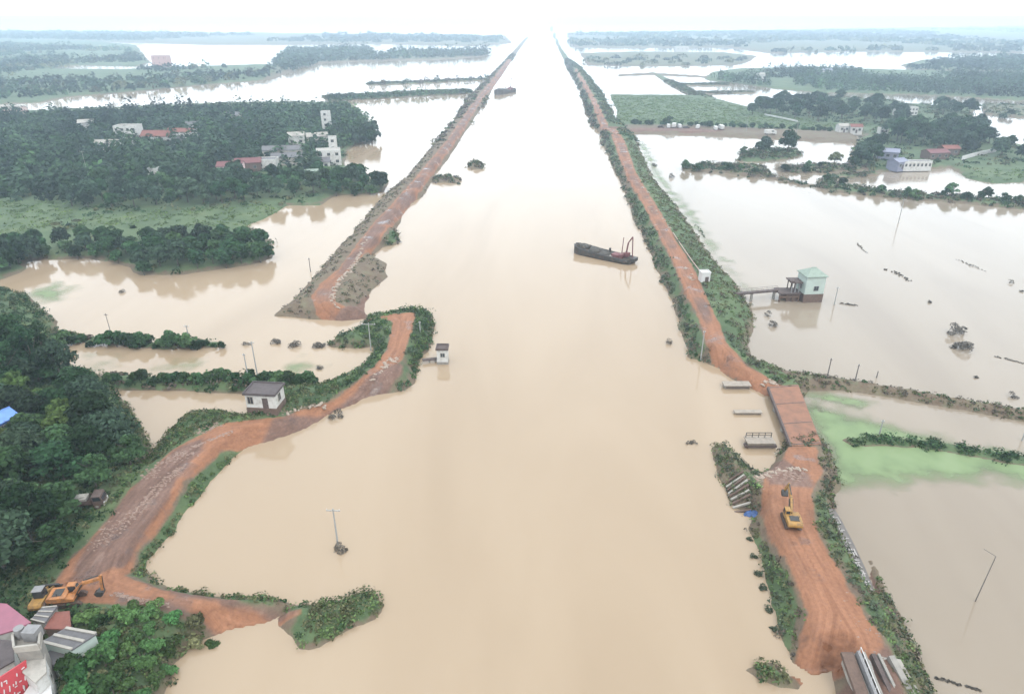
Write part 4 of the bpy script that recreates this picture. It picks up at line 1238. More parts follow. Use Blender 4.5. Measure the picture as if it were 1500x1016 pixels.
# small vehicles on the flooded side road, far off
VEH = {}
def far_vehicle(label, px, py, kind, rz):
    if kind not in VEH:
        root = empty('parked_vehicle', (0, 0, 0), 0, label, 'vehicle', 'vehicles on the flooded side road')
        L, W, Hh = dict(van=(5.2, 2.0, 2.4), car=(4.5, 1.8, 1.5), lorry=(7.5, 2.4, 3.1))[kind]
        m = dict(van=SIGNWHITE, car=STEEL, lorry=WHITE)[kind]
        if kind == 'car': prof = [(-L / 2, .35), (L / 2, .35), (L / 2, .8), (L * .25, .9), (L * .1, Hh), (-L * .32, Hh), (-L / 2, .95)]
        elif kind == 'van': prof = [(-L / 2, .4), (L / 2, .4), (L / 2, 1.1), (L * .36, Hh), (-L / 2, Hh)]
        else: prof = [(-L / 2, .9), (L * .28, .9), (L * .28, .5), (L / 2, .5), (L / 2, 1.6), (L * .44, 2.6), (L * .30, 2.6), (L * .30, Hh), (-L / 2, Hh)]
        MB().side_prism(prof, W).build('body', m, root, .08)
        g_ = MB()
        for y in (-W / 2 - .01, W / 2 + .01): g_.add([(L * .05, y, Hh * .6), (L * .3, y, Hh * .6), (L * .2, y, Hh * .85), (L * .05, y, Hh * .85)], [(0, 1, 2, 3)])
        g_.build('window', GLASS, root)
        for x in (-L * .32, L * .32):
            for y in (-W / 2, W / 2): MB().tube((x, y - .12, .4), (x, y + .12, .4), .4, n=12).build('wheel', TRACKM, root)
        VEH[kind] = root; o = root
    else:
        o = copy_tree(VEH[kind])
    x, y = G(px, py, 1.7); o.location = (x, y, gz(x, y)); o.rotation_euler = (0, 0, rz)
    o['label'] = label
for lab, px, py, k, rz in (
        ('white van facing the camera, leftmost of the vehicles on the flooded side road', 979, 187, 'van', 1.5),
        ('white lorry just right of the leftmost van on the side road', 987, 187, 'lorry', 1.3),
        ('white van in the left cluster on the side road, just right of the lorry', 995, 187, 'van', 1.6),
        ('dark car in the left cluster on the flooded side road', 1005, 188, 'car', 0.1),
        ('white van in the middle of the flooded side road', 1022, 188, 'van', 1.2),
        ('white van, left one of the right pair on the side road', 1048, 190, 'van', 1.5),
        ('white lorry, right one of the right pair on the side road', 1056, 190, 'lorry', 1.6),
        ('dark car near the road junction at the left end of the side road', 968, 187, 'car', 0.0),
        ('white lorry far right on the flooded side road near the village', 1128, 197, 'lorry', 0.1)):
    far_vehicle(lab, px, py, k, rz)


# ------------------------------------------------------------------ boats
def barge(label, a, b, scale=1.0):
    p, q = Vector((*G(*a, 0), 0)), Vector((*G(*b, 0), 0))
    L = (q - p).length; mid_ = (p + q) / 2
    root = empty('dredging_barge', mid_, math.atan2(q.y - p.y, q.x - p.x), label, 'barge')
    W = L * .27
    def ring(xs, w, z): return (xs * L, w * W, z)
    st = [(-.5, .18, 2.6), (-.46, .62, 2.4), (-.36, .96, 2.1), (-.1, 1, 1.6), (.2, 1, 1.35), (.38, .98, 1.3), (.46, .8, 1.3), (.49, .55, 1.3)]
    hull = MB()
    vs = []
    for x, w, z in st:
        k = .5 * W * w
        vs += [(x * L, -k * .8, -.6), (x * L, -k, .5), (x * L, -k, z), (x * L, k, z), (x * L, k, .5), (x * L, k * .8, -.6)]
    fs = []
    for i in range(len(st) - 1):
        for j in range(6):
            a0, a1 = i * 6 + j, i * 6 + (j + 1) % 6
            fs.append((a0, a0 + 6, a1 + 6, a1))
    fs += [(5, 4, 3, 2, 1, 0), tuple((len(st) - 1) * 6 + k for k in range(6))]
    hull.add(vs, fs)
    h = hull.build('hull', HULL, root)
    rail = MB()
    for sy in (-1, 1):
        for i in range(len(st) - 1):
            x0, w0, z0 = st[i]; x1, w1, z1 = st[i + 1]
            rail.beam((x0 * L, sy * .49 * W * w0, z0 + .1), (x1 * L, sy * .49 * W * w1, z1 + .1), .22, .26)
    rail.build('gunwale', STEEL, h)
    MB().prism([(-.44 * L, -.28 * W, 1.4), (-.26 * L, -.42 * W, 1.3), (-.26 * L, .42 * W, 1.3), (-.44 * L, .28 * W, 1.4)],
               [(-.43 * L, -.25 * W, 2.7), (-.27 * L, -.36 * W, 2.6), (-.27 * L, .36 * W, 2.6), (-.43 * L, .25 * W, 2.7)]).build('forecastle', HULL, root, .08)
    MB().lump((-.34 * L, 0, 2.6), (L * .085, W * .3, .7), 4).build('tarpaulin', SPOIL, root)
    MB().lump((-.15 * L, 0, 1.6), (L * .12, W * .42, 1.25), 5).lump((.03 * L, 0, 1.3), (L * .10, W * .40, 1.0), 6).lump((-.05 * L, W * .1, 1.5), (L * .05, W * .3, 1.0), 7).build('spoil', SPOIL, root, smooth=True)
    MB().tube((.09 * L, W * .1, 1.0), (.09 * L, W * .1, 3.3), .28, .24).box((.09 * L, W * .1, 2.9), (.5, .5, .9)).build('winch_post', STEEL, root)
    dk = MB().box((.30 * L, 0, 1.22), (.3 * L, W * .9, .14)); dk.build('stern_deck', PIPEM, root)
    MB().box((.22 * L, -W * .05, 1.75), (.12 * L, W * .45, .9)).box((.31 * L, 0, 1.9), (.05 * L, W * .5, 1.2)).build('winch_house', RUST, root, .05)
    MB().box((.16 * L, 0, 1.5), (.05 * L, W * .6, .25)).build('hatch_cover', CONCPALE, root)
    # crane: leaning leg, jib and its stay
    MB().tube((.36 * L, W * .1, 1.3), (.36 * L, W * .1, 2.3), .5, n=12).box((.37 * L, W * .1, 2.4), (1.7, 1.5, 1.1)).build('crane_cabin', RUST, root, .05)
    top = Vector((.45 * L, W * .05, 8.4))
    MB().beam((.36 * L, W * .08, 2.6), (.385 * L, W * .06, 6.2), .32, .4).beam((.385 * L, W * .06, 6.2), top, .28, .34).build('boom', RUST, root, .02)
    MB().beam(top, (.475 * L, 0, 1.6), .22, .28).build('stick', RUST, root)
    MB().tube((.27 * L, W * .2, 1.3), (.285 * L, W * .22, 7.4), .16, .11).build('spud_pole', RUST, root)
    MB().tube((.48 * L, 0, 1.2), (.48 * L, 0, .3), .5, .7, 10).box((.50 * L, 0, 1.35), (1.5, W * .5, 1.1)).build('dredge_head', STEEL, root, .05)
    return root


barge('dark dredging barge with rusty red crane at its stern, moored in the canal', (842, 368), (928, 386))
b2 = barge('small dark barge with a raised mast far up the canal', (727, 139), (752, 134))
b2.scale = (1, 1, 1.7)

# ------------------------------------------------------------------ buildings
def wall_window(mb_f, mb_g, x, z, w, h, y, side, ax):
    """frame and pane on a wall at local coordinate; ax 'x': wall runs along x at y; ax 'y': wall runs along y at x"""
    t = .05
    def bx(mb, u, zz, wu, hz, off, th):
        if ax == 'x': mb.box((u, y + side * off, zz), (wu, th, hz))
        else: mb.box((y + side * off, u, zz), (th, wu, hz))
    bx(mb_g, x, z, w - .06, h - .06, .02, .04)
    for du in (-w / 2, w / 2): bx(mb_f, x + du, z, .1, h + .1, .04, .1)
    for dz_ in (-h / 2, h / 2): bx(mb_f, x, z + dz_, w, .1, .04, .1)
    bx(mb_f, x, z, .06, h, .045, .06)


def house(label, loc, rz, w, d, h, roof='flat', wall=WHITE, roofm=ROOFDARK, base_h=0, base_m=BRICK, wins=(), doors=(), group=None, over=.35, rise=1.4, name='house', frame=CONCPALE, cat='house'):
    """w along local x (front faces -y), d along y. wins: (face, u, z, w, h); doors: (face, u, w, h)"""
    root = empty(name, loc, rz, label, cat, group)
    if base_h:
        MB().box((0, 0, base_h / 2 - 1.2), (w + .12, d + .12, base_h + 2.4)).build('base', base_m, root, .03)
    wl_ = MB().box((0, 0, base_h + h / 2 - (0 if base_h else .6)), (w, d, h + (0 if base_h else 1.2)))
    z1 = base_h + h
    if roof in ('gable', 'hip'):
        ins = 0 if roof == 'gable' else d * .4
        if roof == 'gable':
            wl_.add([(-w / 2, -d / 2, z1), (-w / 2, d / 2, z1), (-w / 2, 0, z1 + rise), (w / 2, -d / 2, z1), (w / 2, d / 2, z1), (w / 2, 0, z1 + rise)],
                    [(1, 0, 2), (3, 4, 5)])
        o = over; th = .14; k = o / (d / 2) * rise
        W2_, D2 = w / 2 + o, d / 2 + o
        lo = [(-W2_, -D2, z1 - k), (W2_, -D2, z1 - k), (W2_, D2, z1 - k), (-W2_, D2, z1 - k), (-W2_ + (ins + o if roof == 'hip' else 0), 0, z1 + rise), (W2_ - (ins + o if roof == 'hip' else 0), 0, z1 + rise)]
        hi = [(x, y, z + th) for x, y, z in lo]
        r = MB().add(lo + hi, [(0, 4, 5, 1), (2, 5, 4, 3), (6, 7, 11, 10), (8, 9, 10, 11), (0, 1, 7, 6), (2, 3, 9, 8)] +
                     ([(1, 5, 2), (3, 4, 0), (7, 8, 11), (9, 6, 10), (1, 2, 8, 7), (3, 0, 6, 9)] if roof == 'hip' else [(1, 5, 11, 7), (5, 2, 8, 11), (3, 4, 10, 9), (4, 0, 6, 10)]))
        rf = r.build('roof', roofm, root)
        MB().tube((lo[4][0], 0, z1 + rise + th), (lo[5][0], 0, z1 + rise + th), .13, n=6).build('ridge', roofm, rf)
    elif roof == 'slab':
        rf = MB().box((0, 0, z1 + .12), (w + 2 * over, d + 2 * over, .24)).build('roof', roofm, root, .03)
        rim = MB()
        for sy in (-1, 1): rim.box((0, sy * (d / 2 + over - .1), z1 + .36), (w + 2 * over, .18, .24))
        for sx in (-1, 1): rim.box((sx * (w / 2 + over - .1), 0, z1 + .36), (.18, d + 2 * over - .38, .24))
        rim.build('parapet', roofm, rf)
    else:
        rf = MB().box((0, 0, z1 + .06), (w - .4, d - .4, .12)).build('roof', roofm, root)
        rim = MB()
        for sy in (-1, 1): rim.box((0, sy * (d / 2 - .09), z1 + .25), (w, .18, .5))
        for sx in (-1, 1): rim.box((sx * (w / 2 - .09), 0, z1 + .25), (.18, d - .38, .5))
        rim.build('parapet', wall, rf)
    wl_.build('wall', wall, root)
    for face, u, z, ww, hh in wins:
        fm, gm = MB(), MB()
        if face in 'fb': wall_window(fm, gm, u, base_h + z, ww, hh, (-1 if face == 'f' else 1) * d / 2, -1 if face == 'f' else 1, 'x')
        else: wall_window(fm, gm, u, base_h + z, ww, hh, (-1 if face == 'l' else 1) * w / 2, -1 if face == 'l' else 1, 'y')
        f = fm.build('window', frame, root); gm.build('pane', GLASS, f)
    for face, u, ww, hh in doors:
        s = -1 if face in 'fl' else 1
        if face in 'fb':
            dd = MB().box((u, s * (d / 2 + .02), base_h + hh / 2), (ww, .06, hh)).build('door', DARKBROWN, root)
            MB().box((u + ww * .35, s * (d / 2 + .08), base_h + hh * .45), (.06, .06, .16)).build('handle', PIPEM, dd)
        else:
            dd = MB().box((s * (w / 2 + .02), u, base_h + hh / 2), (.06, ww, hh)).build('door', DARKBROWN, root)
            MB().box((s * (w / 2 + .08), u + ww * .35, base_h + hh * .45), (.06, .06, .16)).build('handle', PIPEM, dd)
    return root


# white house at the left pond
c0, c1 = Vector((*G(364, 611, 2.2), 0)), Vector((*G(407, 612, 2.2), 0))
fx = (c1 - c0); rz = math.atan2(fx.y, fx.x) 
ctr_ = (c0 + c1) / 2 + Vector((-math.sin(rz), math.cos(rz), 0)) * 2.4
house('white flat roofed house on brown base standing between pond and bank road', (ctr_.x, ctr_.y, 2.75), rz - .05, 5.7, 4.2, 2.7, 'slab', base_h=1.4,
      wins=(('f', -1.9, 1.55, 1.1, 1.5), ('r', -.2, 1.5, 1.0, 1.5)), doors=(('f', .9, 1.1, 2.1),), over=.3)
ctr2 = ctr_
MB_ = MB()

# pump house on stilts in the right flood
c0, c1 = Vector((*G(1174, 443, 0), 0)), Vector((*G(1203, 443, 0), 0))
rz = math.atan2((c1 - c0).y, (c1 - c0).x); w_ = (c1 - c0).length
pc = (c0 + c1) / 2 + Vector((-math.sin(rz), math.cos(rz), 0)) * 2.6
root = house('pale green pump house with hipped roof on a brown base in the right flood', (pc.x, pc.y, 0), rz + .1, w_, 5.0, 5.1, 'hip', PALEGREEN, GREENROOF, 2.4, BRICK,
             wins=(('f', 0.35, 1.6, 1.3, 1.3), ('l', 0, 1.6, 1.0, 1.3)), over=.35, rise=1.5, name='pump_house', cat='pump house', frame=PIPEM)
porch = empty('pump_platform', (pc.x - w_ / 2 - 3.3, pc.y - .3, 0), rz, 'dark timber platform with roofed shelter left of the pump house', 'platform')
MB().box((0, 0, 2.35), (5.8, 4.4, .35)).build('deck', DARKBROWN, porch)
pl = MB()
for x in (-2.6, -.6, .9, 2.5):
    for y in (-1.9, 1.9): pl.box((x, y, .4), (.35, .35, 3.6))
pl.box((0, -1.95, 1.4), (5.4, .2, .5)).box((0, 1.95, 1.4), (5.4, .2, .5)).box((1.0, 0, .9), (3.4, 3.2, 2.4))
pl.build('pile', BRICK, porch)
for x in (.4, 1.4, 2.4):
    for y in (-1.5, 1.5): MB().box((x, y, 3.9), (.22, .22, 2.8)).build('column', PIPEM if y < 0 else DARKBROWN, porch)
MB().box((1.4, 0, 5.42), (3.2, 4.0, .28)).box((.2, -1, 5.75), (1.2, 1.6, .4)).build('shelter_roof', DARKBROWN, porch)
wa, wb = Vector((*G(1079, 430, 2.6), 2.5)), Vector((pc.x - w_ / 2 - 6.0, pc.y - .2, 2.5))
walk = empty('walkway', wa, 0, 'dark narrow walkway bridge from the right dyke to the pump house', 'walkway')
d_ = wb - wa
MB().beam((-1, 0, 0), (d_.x, d_.y, d_.z), 1.2, .45).build('deck', DARKBROWN, walk)
for t in (.38, .93):
    MB().box((d_.x * t, d_.y * t, d_.z * t - 1.9), (.6, .5, 3.4)).build('pier', CONC, walk)
rl = MB()
for sy in (-.55, .55):
    rl.beam((0, sy, 1.1), (d_.x, d_.y + sy, d_.z + 1.1), .05, .05)
    for k in range(9): rl.tube((d_.x * k / 8, d_.y * k / 8 + sy, .1), (d_.x * k / 8, d_.y * k / 8 + sy, 1.1), .025, n=5)
rl.build('railing', DARKBROWN, walk)

# gauge hut in the canal
gx, gy = G(649, 530, 0)
house('white gauge hut with dark flat roof standing in the canal off the left bank', (gx, gy, 0), heading((640, 530), (658, 530)), 2.4, 2.4, 2.9, 'slab', WHITE, DARKBROWN, 0.6, CONC,
      wins=(('f', .1, 1.7, 1.0, 1.0),), over=.2, name='gauge_hut', cat='hut')
ga, gb = Vector((*G(622, 527, .8), .7)), Vector((gx - 1.2, gy + .3, .7))
gw = empty('footbridge', ga, 0, 'short dark footbridge from the bushy bank to the gauge hut', 'footbridge')
MB().beam((-.5, 0, .1), gb - ga, .9, .3).build('deck', DARKBROWN, gw)
for t in (.35, .8): MB().box(((gb - ga) * t + Vector((0, 0, -.9))), (.3, .3, 1.6)).build('pier', CONC, gw)
# white hut on the right road
hx, hy = G(1031, 411, 3.6)
house('tiny white hut with dark doorway beside the right dyke road', (hx, hy, gz(hx, hy)), heading((1020, 411), (1040, 411)) + .1, 2.5, 2.3, 2.5, 'slab', SIGNWHITE, SIGNWHITE, 0,
      doors=(('f', .35, 1.0, 1.6),), wins=(('r', 0, 1.5, .8, .8),), over=.1, name='road_hut', cat='hut')
pts = [G(a, b, 3.6) for a, b in ((986, 342), (995, 356), (1006, 372), (1016, 386), (1026, 399))]
mb = MB()
for (x0, y0), (x1, y1) in zip(pts, pts[1:]): mb.tube((x0, y0, gz(x0, y0) + .25), (x1, y1, gz(x1, y1) + .2), .15, n=8)
tag(mb.build('pipe', PVC), 'long pale pipe lying along the right dyke road up to the white hut', 'pipe')


# roofs at the lower left corner, read off the photograph at their eave height
def roof_block(name, label, cat, roof_px, zr, roofm, wallm, zg=2.5, parts=None, thick=.18, over=0.25):
    top = [Vector((*G(a, b, zr), zr)) for a, b in roof_px]
    c = sum(top, Vector()) / len(top); c0_ = Vector((c.x, c.y, zg))
    root = empty(name, c0_, 0, label, cat)
    loc = [p - c0_ for p in top]
    ccw = sum(a.x * b.y - b.x * a.y for a, b in zip(loc, loc[1:] + loc[:1])) > 0
    if not ccw: loc = loc[::-1]
    H_ = zr - zg
    MB().prism([(p.x * .97, p.y * .97, -1) for p in loc], [(p.x * .97, p.y * .97, H_ - .01) for p in loc]).build('wall', wallm, root)
    rf = MB().prism([(p.x * (1 + over / 6), p.y * (1 + over / 6), H_) for p in loc], [(p.x * (1 + over / 6), p.y * (1 + over / 6), H_ + thick) for p in loc]).build('roof', roofm, root)
    return root, rf, loc, H_


def roof_ribs(rf, loc, H_, n, m, w=.16, h=.10, name='roof_rib'):
    a, b, c, d = [Vector(p) for p in loc[:4]]
    mb = MB()
    for k in range(n + 1):
        t = k / n; p = a.lerp(b, t); q = d.lerp(c, t)
        mb.beam((p.x, p.y, H_ + .18 + h / 2), (q.x, q.y, H_ + .18 + h / 2), w, h)
    mb.build(name, m, rf)


def wall_openings(root, loc, H_, edge_i, n, wz=1.5, w=1.0, h=1.2):
    a, b = Vector(loc[edge_i]) * .97, Vector(loc[(edge_i + 1) % len(loc)]) * .97
    a.z = b.z = 0
    e = (b - a); L = e.length; e.normalize(); nrm = Vector((e.y, -e.x, 0))
    rot = math.atan2(e.y, e.x)
    for k in range(n):
        p = a + e * L * (k + .5) / n
        f = MB()
        for du in (-w / 2, w / 2): f.box(p + e * du + nrm * .04 + Vector((0, 0, wz)), (.1, .1, h + .1), rot)
        for dz_ in (-h / 2, h / 2): f.box(p + nrm * .04 + Vector((0, 0, wz + dz_)), (w, .1, .1), rot)
        fo = f.build('window', CONCPALE, root)
        MB().box(p + nrm * .02 + Vector((0, 0, wz)), (w - .06, .05, h - .06), rot).build('pane', GLASS, fo)


r1, rf, loc, H_ = roof_block('pink_roofed_house', 'house with pink sheet roof at the lower left edge', 'house', [(-60, 925), (-45, 882), (10, 886), (44, 912), (24, 922), (-10, 932)], 6.0, PINKROOF, WHITE)
wall_openings(r1, loc, H_, 0, 1)
r2, rf, loc, H_ = roof_block('grey_shed', 'small dark grey shed between pink and rusty red roofs', 'shed', [(46, 908), (62, 891), (84, 889), (66, 913)], 5.0, GREYROOF, CONC)
roof_ribs(rf, loc, H_, 3, CONCPALE)
r3, rf, loc, H_ = roof_block('red_shed', 'shed with rusty red roof behind the grey sheet roof', 'shed', [(66, 921), (80, 898), (102, 896), (104, 918), (92, 922)], 4.6, REDROOF, BRICK)
r4, rf, loc, H_ = roof_block('grey_roofed_house', 'long grey sheet roofed house with white gable wall beside the shrubs', 'house', [(62, 941), (97, 921), (141, 929), (106, 952), (84, 950)][:4], 6.2, GREYROOF, PALEGREEN)
roof_ribs(rf, loc, H_, 2, CONCPALE, .32, .14)
wall_openings(r4, loc, H_, 0, 2)
r5, rf, loc, H_ = roof_block('white_outhouse', 'low white outhouse below the long grey sheet roof', 'outhouse', [(64, 962), (84, 945), (108, 953), (82, 978)], 5.0, GREYROOF, PALEGREEN)
wall_openings(r5, loc, H_, 0, 1)
r6, rf, loc, H_ = roof_block('concrete_house', 'grey concrete house with open flat roof above the red sign', 'house', [(22, 938), (34, 926), (62, 932), (60, 952), (24, 956)], 9.0, CONC, CONC)
mb = MB()
for p, q in zip(loc, loc[1:] + loc[:1]): mb.beam((p.x, p.y, H_ + .55), (q.x, q.y, H_ + .55), .22, .8)
mb.build('parapet', CONCPALE, rf)
wall_openings(r6, loc, H_, 0, 2, 4.2)
MB().box((.5, .5, H_ + .9), (1.5, 1.2, 1.3)).tube((-1, .6, H_ + .2), (-1, .6, H_ + 1.5), .5, n=12).build('roof_tank', PIPEM, rf)
r7, rf, loc, H_ = roof_block('white_house', 'white walled house right of the red sign at the lower left corner', 'house', [(34, 985), (42, 962), (66, 958), (68, 985), (52, 1000)], 7.5, CONCPALE, WHITE)
wall_openings(r7, loc, H_, 1, 1, 3)
r8, rf, loc, H_ = roof_block('low_white_house', 'low white house at the bottom edge below the red sign', 'house', [(20, 1040), (45, 1005), (74, 1000), (78, 1040), (60, 1060)], 5.5, SIGNWHITE, WHITE)
r9, rf, loc, H_ = roof_block('brown_roofed_house', 'brown roofed house at the left edge behind the red sign', 'house', [(-60, 985), (-40, 935), (18, 940), (20, 968), (-10, 985)], 6.5, ROOFDARK, WHITE)
wall_openings(r9, loc, H_, 0, 2)

# red sign board with rows of white characters: lettering too blurred to read, kept as white strokes
tl, tr_ = Vector((*G(-14, 1000, 8.5), 8.5)), Vector((*G(38, 966, 8.5), 8.5))
bl, br = Vector((*G(-10, 1046, 5.0), 5.0)), Vector((*G(42, 1000, 5.0), 5.0))
sgn = empty('sign_board', (tl + br) / 2, 0, 'red sign board with rows of white characters at the lower left corner', 'sign')
o_ = (tl + br) / 2
ux = (tr_ - tl); uy = (bl - tl); nn = ux.cross(uy).normalized()
if nn.z < 0: nn = -nn
cs = [p - o_ for p in (tl, tr_, tr_ + uy, bl)]
MB().prism([p - nn * .08 for p in cs], [p + nn * .08 for p in cs]).build('panel', SIGNRED, sgn)
rnd = random.Random(4)
for row, nchar in ((.24, 7), (.52, 8), (.80, 6)):
    for k in range(nchar):
        u0 = .06 + .9 * k / nchar; cw = .9 / nchar * .8; hh = .20
        ch = MB()
        for st in range(4):
            a_, b_ = (rnd.random(), rnd.random()), (rnd.random(), rnd.random())
            if st % 2: b_ = (b_[0], a_[1])
            else: b_ = (a_[0], b_[1])
            p = tl - o_ + ux * (u0 + cw * a_[0]) + uy * (row - hh / 2 + hh * a_[1]) + nn * .12
            q = tl - o_ + ux * (u0 + cw * b_[0]) + uy * (row - hh / 2 + hh * b_[1]) + nn * .12
            if (p - q).length > .2: ch.beam(p, q, .13, .05)
        if ch.v: ch.build('lettering', SIGNWHITE, sgn)
MB().tube(bl - o_ + ux * .1, bl - o_ + ux * .1 + Vector((0, 0, -4)), .12).tube(bl - o_ + ux * .9, bl - o_ + ux * .9 + Vector((0, 0, -4)), .12).build('post', STEEL, sgn)

# far village houses left
def vh(label, px, py, w, d, h, roof, wall, roofm, rz=0.0, nwin=3, floors=1, rise=1.6, z=1.5):
    if wall is SIGNWHITE: wall = WHITE
    x, y = G(px, py, z)
    ws = []
    if px > 1100 and py > 140: w, d, h, rise = w * .72, d * .8, h * .78, rise * .8
    for f_ in range(floors):
        for k in range(nwin):
            u = (k + .5) / nwin * w - w / 2
            ws.append(('f', u, h / floors * (f_ + .55), min(1.5, w / nwin * .5), 1.4))
    return house(label, (x, y, z), rz, w, d, h, roof, wall, roofm, wins=ws, doors=(('f', 0.0, 1.2, 2.1),) if nwin % 2 == 0 else (), name='house', rise=rise)


vh('three storey white house with dark window openings in the left wood', 193, 211, 13, 9, 10.5, 'flat', SIGNWHITE, CONC, .1, 4, 3)
vh('wide house with dull red tiled roof right of the white three storey house', 236, 212, 18, 9, 5.5, 'gable', WHITE, REDROOF, .05, 4, 1, 2.6)
vh('low red roofed house behind the wide red roof in the left wood', 268, 203, 16, 8, 4.5, 'gable', WHITE, REDROOF, -.05, 4)
vh('white gabled house at the back of the left village', 285, 196, 8, 7, 6, 'gable', SIGNWHITE, GREYROOF, .5, 2, 2)
vh('small white shed alone in the left wood', 182, 168, 6, 5, 4, 'flat', SIGNWHITE, CONC, 0, 1)
vh('small white hut in the middle of the left wood', 265, 214, 5, 4, 3.6, 'gable', SIGNWHITE, GREYROOF, .2, 1)
vh('pink walled house with dull red roof in the left village', 341, 260, 11, 8, 6.0, 'gable', solid('pink_render', (0.55, 0.40, 0.40), .8, .15), RUST, .2, 3, 2, 1.4)
vh('dull red roofed barn right of the pink walled house', 366, 250, 12, 8, 4.5, 'gable', BRICK, RUST, .3, 2)
vh('white house with a dark window and flat roof in the left village', 393, 248, 10, 7, 5.0, 'flat', SIGNWHITE, GREYROOF, .15, 2)
vh('grey roofed house right of the white flat roofed house', 422, 240, 15, 8, 4.0, 'gable', CONCPALE, GREYROOF, .25, 3)
vh('grey roofed long house behind the left village street', 415, 229, 20, 8, 4.0, 'gable', CONCPALE, GREYROOF, .2, 4)
vh('tall narrow white tower house at the edge of the left wood', 480, 194, 5, 5, 13, 'flat', SIGNWHITE, CONC, 0, 1, 4)
vh('white house under construction by the inlet water', 483, 240, 12, 8, 7, 'flat', SIGNWHITE, CONCPALE, .3, 3, 2)
vh('low white annexe in front of the house by the inlet', 472, 246, 8, 6, 3.4, 'gable', SIGNWHITE, GREYROOF, .3, 2)
vh('tall white stair tower behind the house by the inlet', 490, 232, 4, 4, 11, 'flat', SIGNWHITE, CONC, .2, 1, 3)
vh('pale green roofed shed among the trees below the inlet', 458, 268, 6, 5, 4.5, 'gable', PALEGREEN, GREENROOF, .4, 1)
vh('small pale roofed house alone at the left of the wood', 130, 194, 9, 7, 6.5, 'gable', SIGNWHITE, CONCPALE, .4, 2)
vh('long low pale shed in the lower part of the left wood', 160, 224, 13, 5, 5.5, 'gable', SIGNWHITE, CONCPALE, .1, 3)
vh('tiny white hut low in the left wood near its front edge', 229, 266, 4, 4, 6.0, 'flat', SIGNWHITE, CONC, .1, 1)
vh('small grey roofed house at the back of the left wood', 342, 182, 11, 7, 6.5, 'gable', CONCPALE, GREYROOF, -.1, 2)
vh('pale roofed house behind the long grey house in the left village', 436, 216, 9, 6, 7, 'gable', SIGNWHITE, CONCPALE, .3, 2)
vh('pale low house between the tower house and the inlet', 466, 214, 12, 6, 6, 'gable', CONCPALE, CONCPALE, .4, 2)
vh('pale farmhouse at the far left edge of the picture', 12, 168, 26, 10, 5, 'gable', solid('salmon_render', (.5, .36, .33), .8, .15), CONCPALE, 0, 4)
vh('reddish brick kiln building on the far left shore', 238, 96, 24, 14, 14, 'flat', solid('pale_brick', (.35, .22, .2), .85, .2), CONC, 0, 3, 2)
# far village houses right
vh('long white arcaded building at the right village shore', 1340, 246, 20, 5, 4.2, 'flat', WHITE, GREYROOF, .12, 7)
vh('blue grey roofed house left of the white arcaded building', 1313, 246, 10, 8, 4.5, 'gable', LILAC, LILAC, .5, 2)
vh('blue grey roofed hall behind the right village shore', 1299, 232, 14, 9, 5, 'gable', LILAC, LILAC, -.4, 3)
vh('dull red roofed house among trees above the arcaded building', 1368, 232, 16, 9, 4.5, 'gable', BRICK, RUST, .2, 3)
vh('red roofed house further right among the right village trees', 1388, 226, 12, 8, 4.5, 'gable', BRICK, REDROOF, .1, 2)
vh('white house at the end of the flooded side road', 1233, 193, 9, 7, 5, 'gable', SIGNWHITE, CONCPALE, .1, 2)
vh('white house with pinkish roof beside the side road end', 1252, 194, 10, 7, 5, 'gable', SIGNWHITE, REDROOF, -.1, 2)
vh('small white house on the right village street', 1292, 196, 7, 6, 4.5, 'flat', SIGNWHITE, CONC, 0, 2)
vh('white two storey house among the far right trees', 1330, 168, 14, 9, 7, 'flat', SIGNWHITE, CONC, .1, 4, 2)
vh('white house left of the two storey house in the far right trees', 1316, 170, 9, 8, 6, 'gable', WHITE, GREYROOF, .2, 2)
vh('white house in the dark tree row below the far right wood', 1206, 158, 8, 7, 6, 'gable', SIGNWHITE, GREYROOF, .6, 2)
vh('round white tank house at the right edge by the green field', 1470, 214, 6, 6, 6, 'hip', SIGNWHITE, SIGNWHITE, .3, 1, 1, 1.0)
vh('white house in the wood far up the right shore', 1113, 118, 8, 8, 7, 'gable', SIGNWHITE, CONCPALE, .3, 2)
vh('pale house in the wood far up the right shore near the edge', 1210, 110, 12, 9, 6, 'gable', SIGNWHITE, LILAC, .1, 3)
vh('white farmhouse on the far right plain', 998, 76, 28, 14, 10, 'flat', SIGNWHITE, CONCPALE, .1, 3)
vh('pale blue roofed hall under the trees at the left edge', 0, 636, 5, 4, 3, 'gable', solid('blue_sheet', (.08, .16, .45), .5, .2), solid('blue_sheet_roof', (.10, .2, .5), .5, .2), 1.2, 1, 1, .8, 5.5)
mb = MB()
wp = [G(a, b, 2.0) for a, b in ((1409, 233), (1430, 227), (1458, 221), (1462, 217))]
for (x0, y0), (x1, y1) in zip(wp, wp[1:]): mb.beam((x0, y0, 2.4), (x1, y1, 2.4), .4, 2.2)
tag(mb.build('boundary_wall', SIGNWHITE), 'long low white wall along the green field at right', 'wall')
mb = MB()
wp = [G(a, b, 1.6) for a, b in ((1120, 168), (1150, 174), (1168, 178))]
for (x0, y0), (x1, y1) in zip(wp, wp[1:]): mb.beam((x0, y0, 1.8), (x1, y1, 1.8), .5, 1.0)
tag(mb.build('canal_lining', SIGNWHITE), 'white lined irrigation channel across the far green field', 'channel')

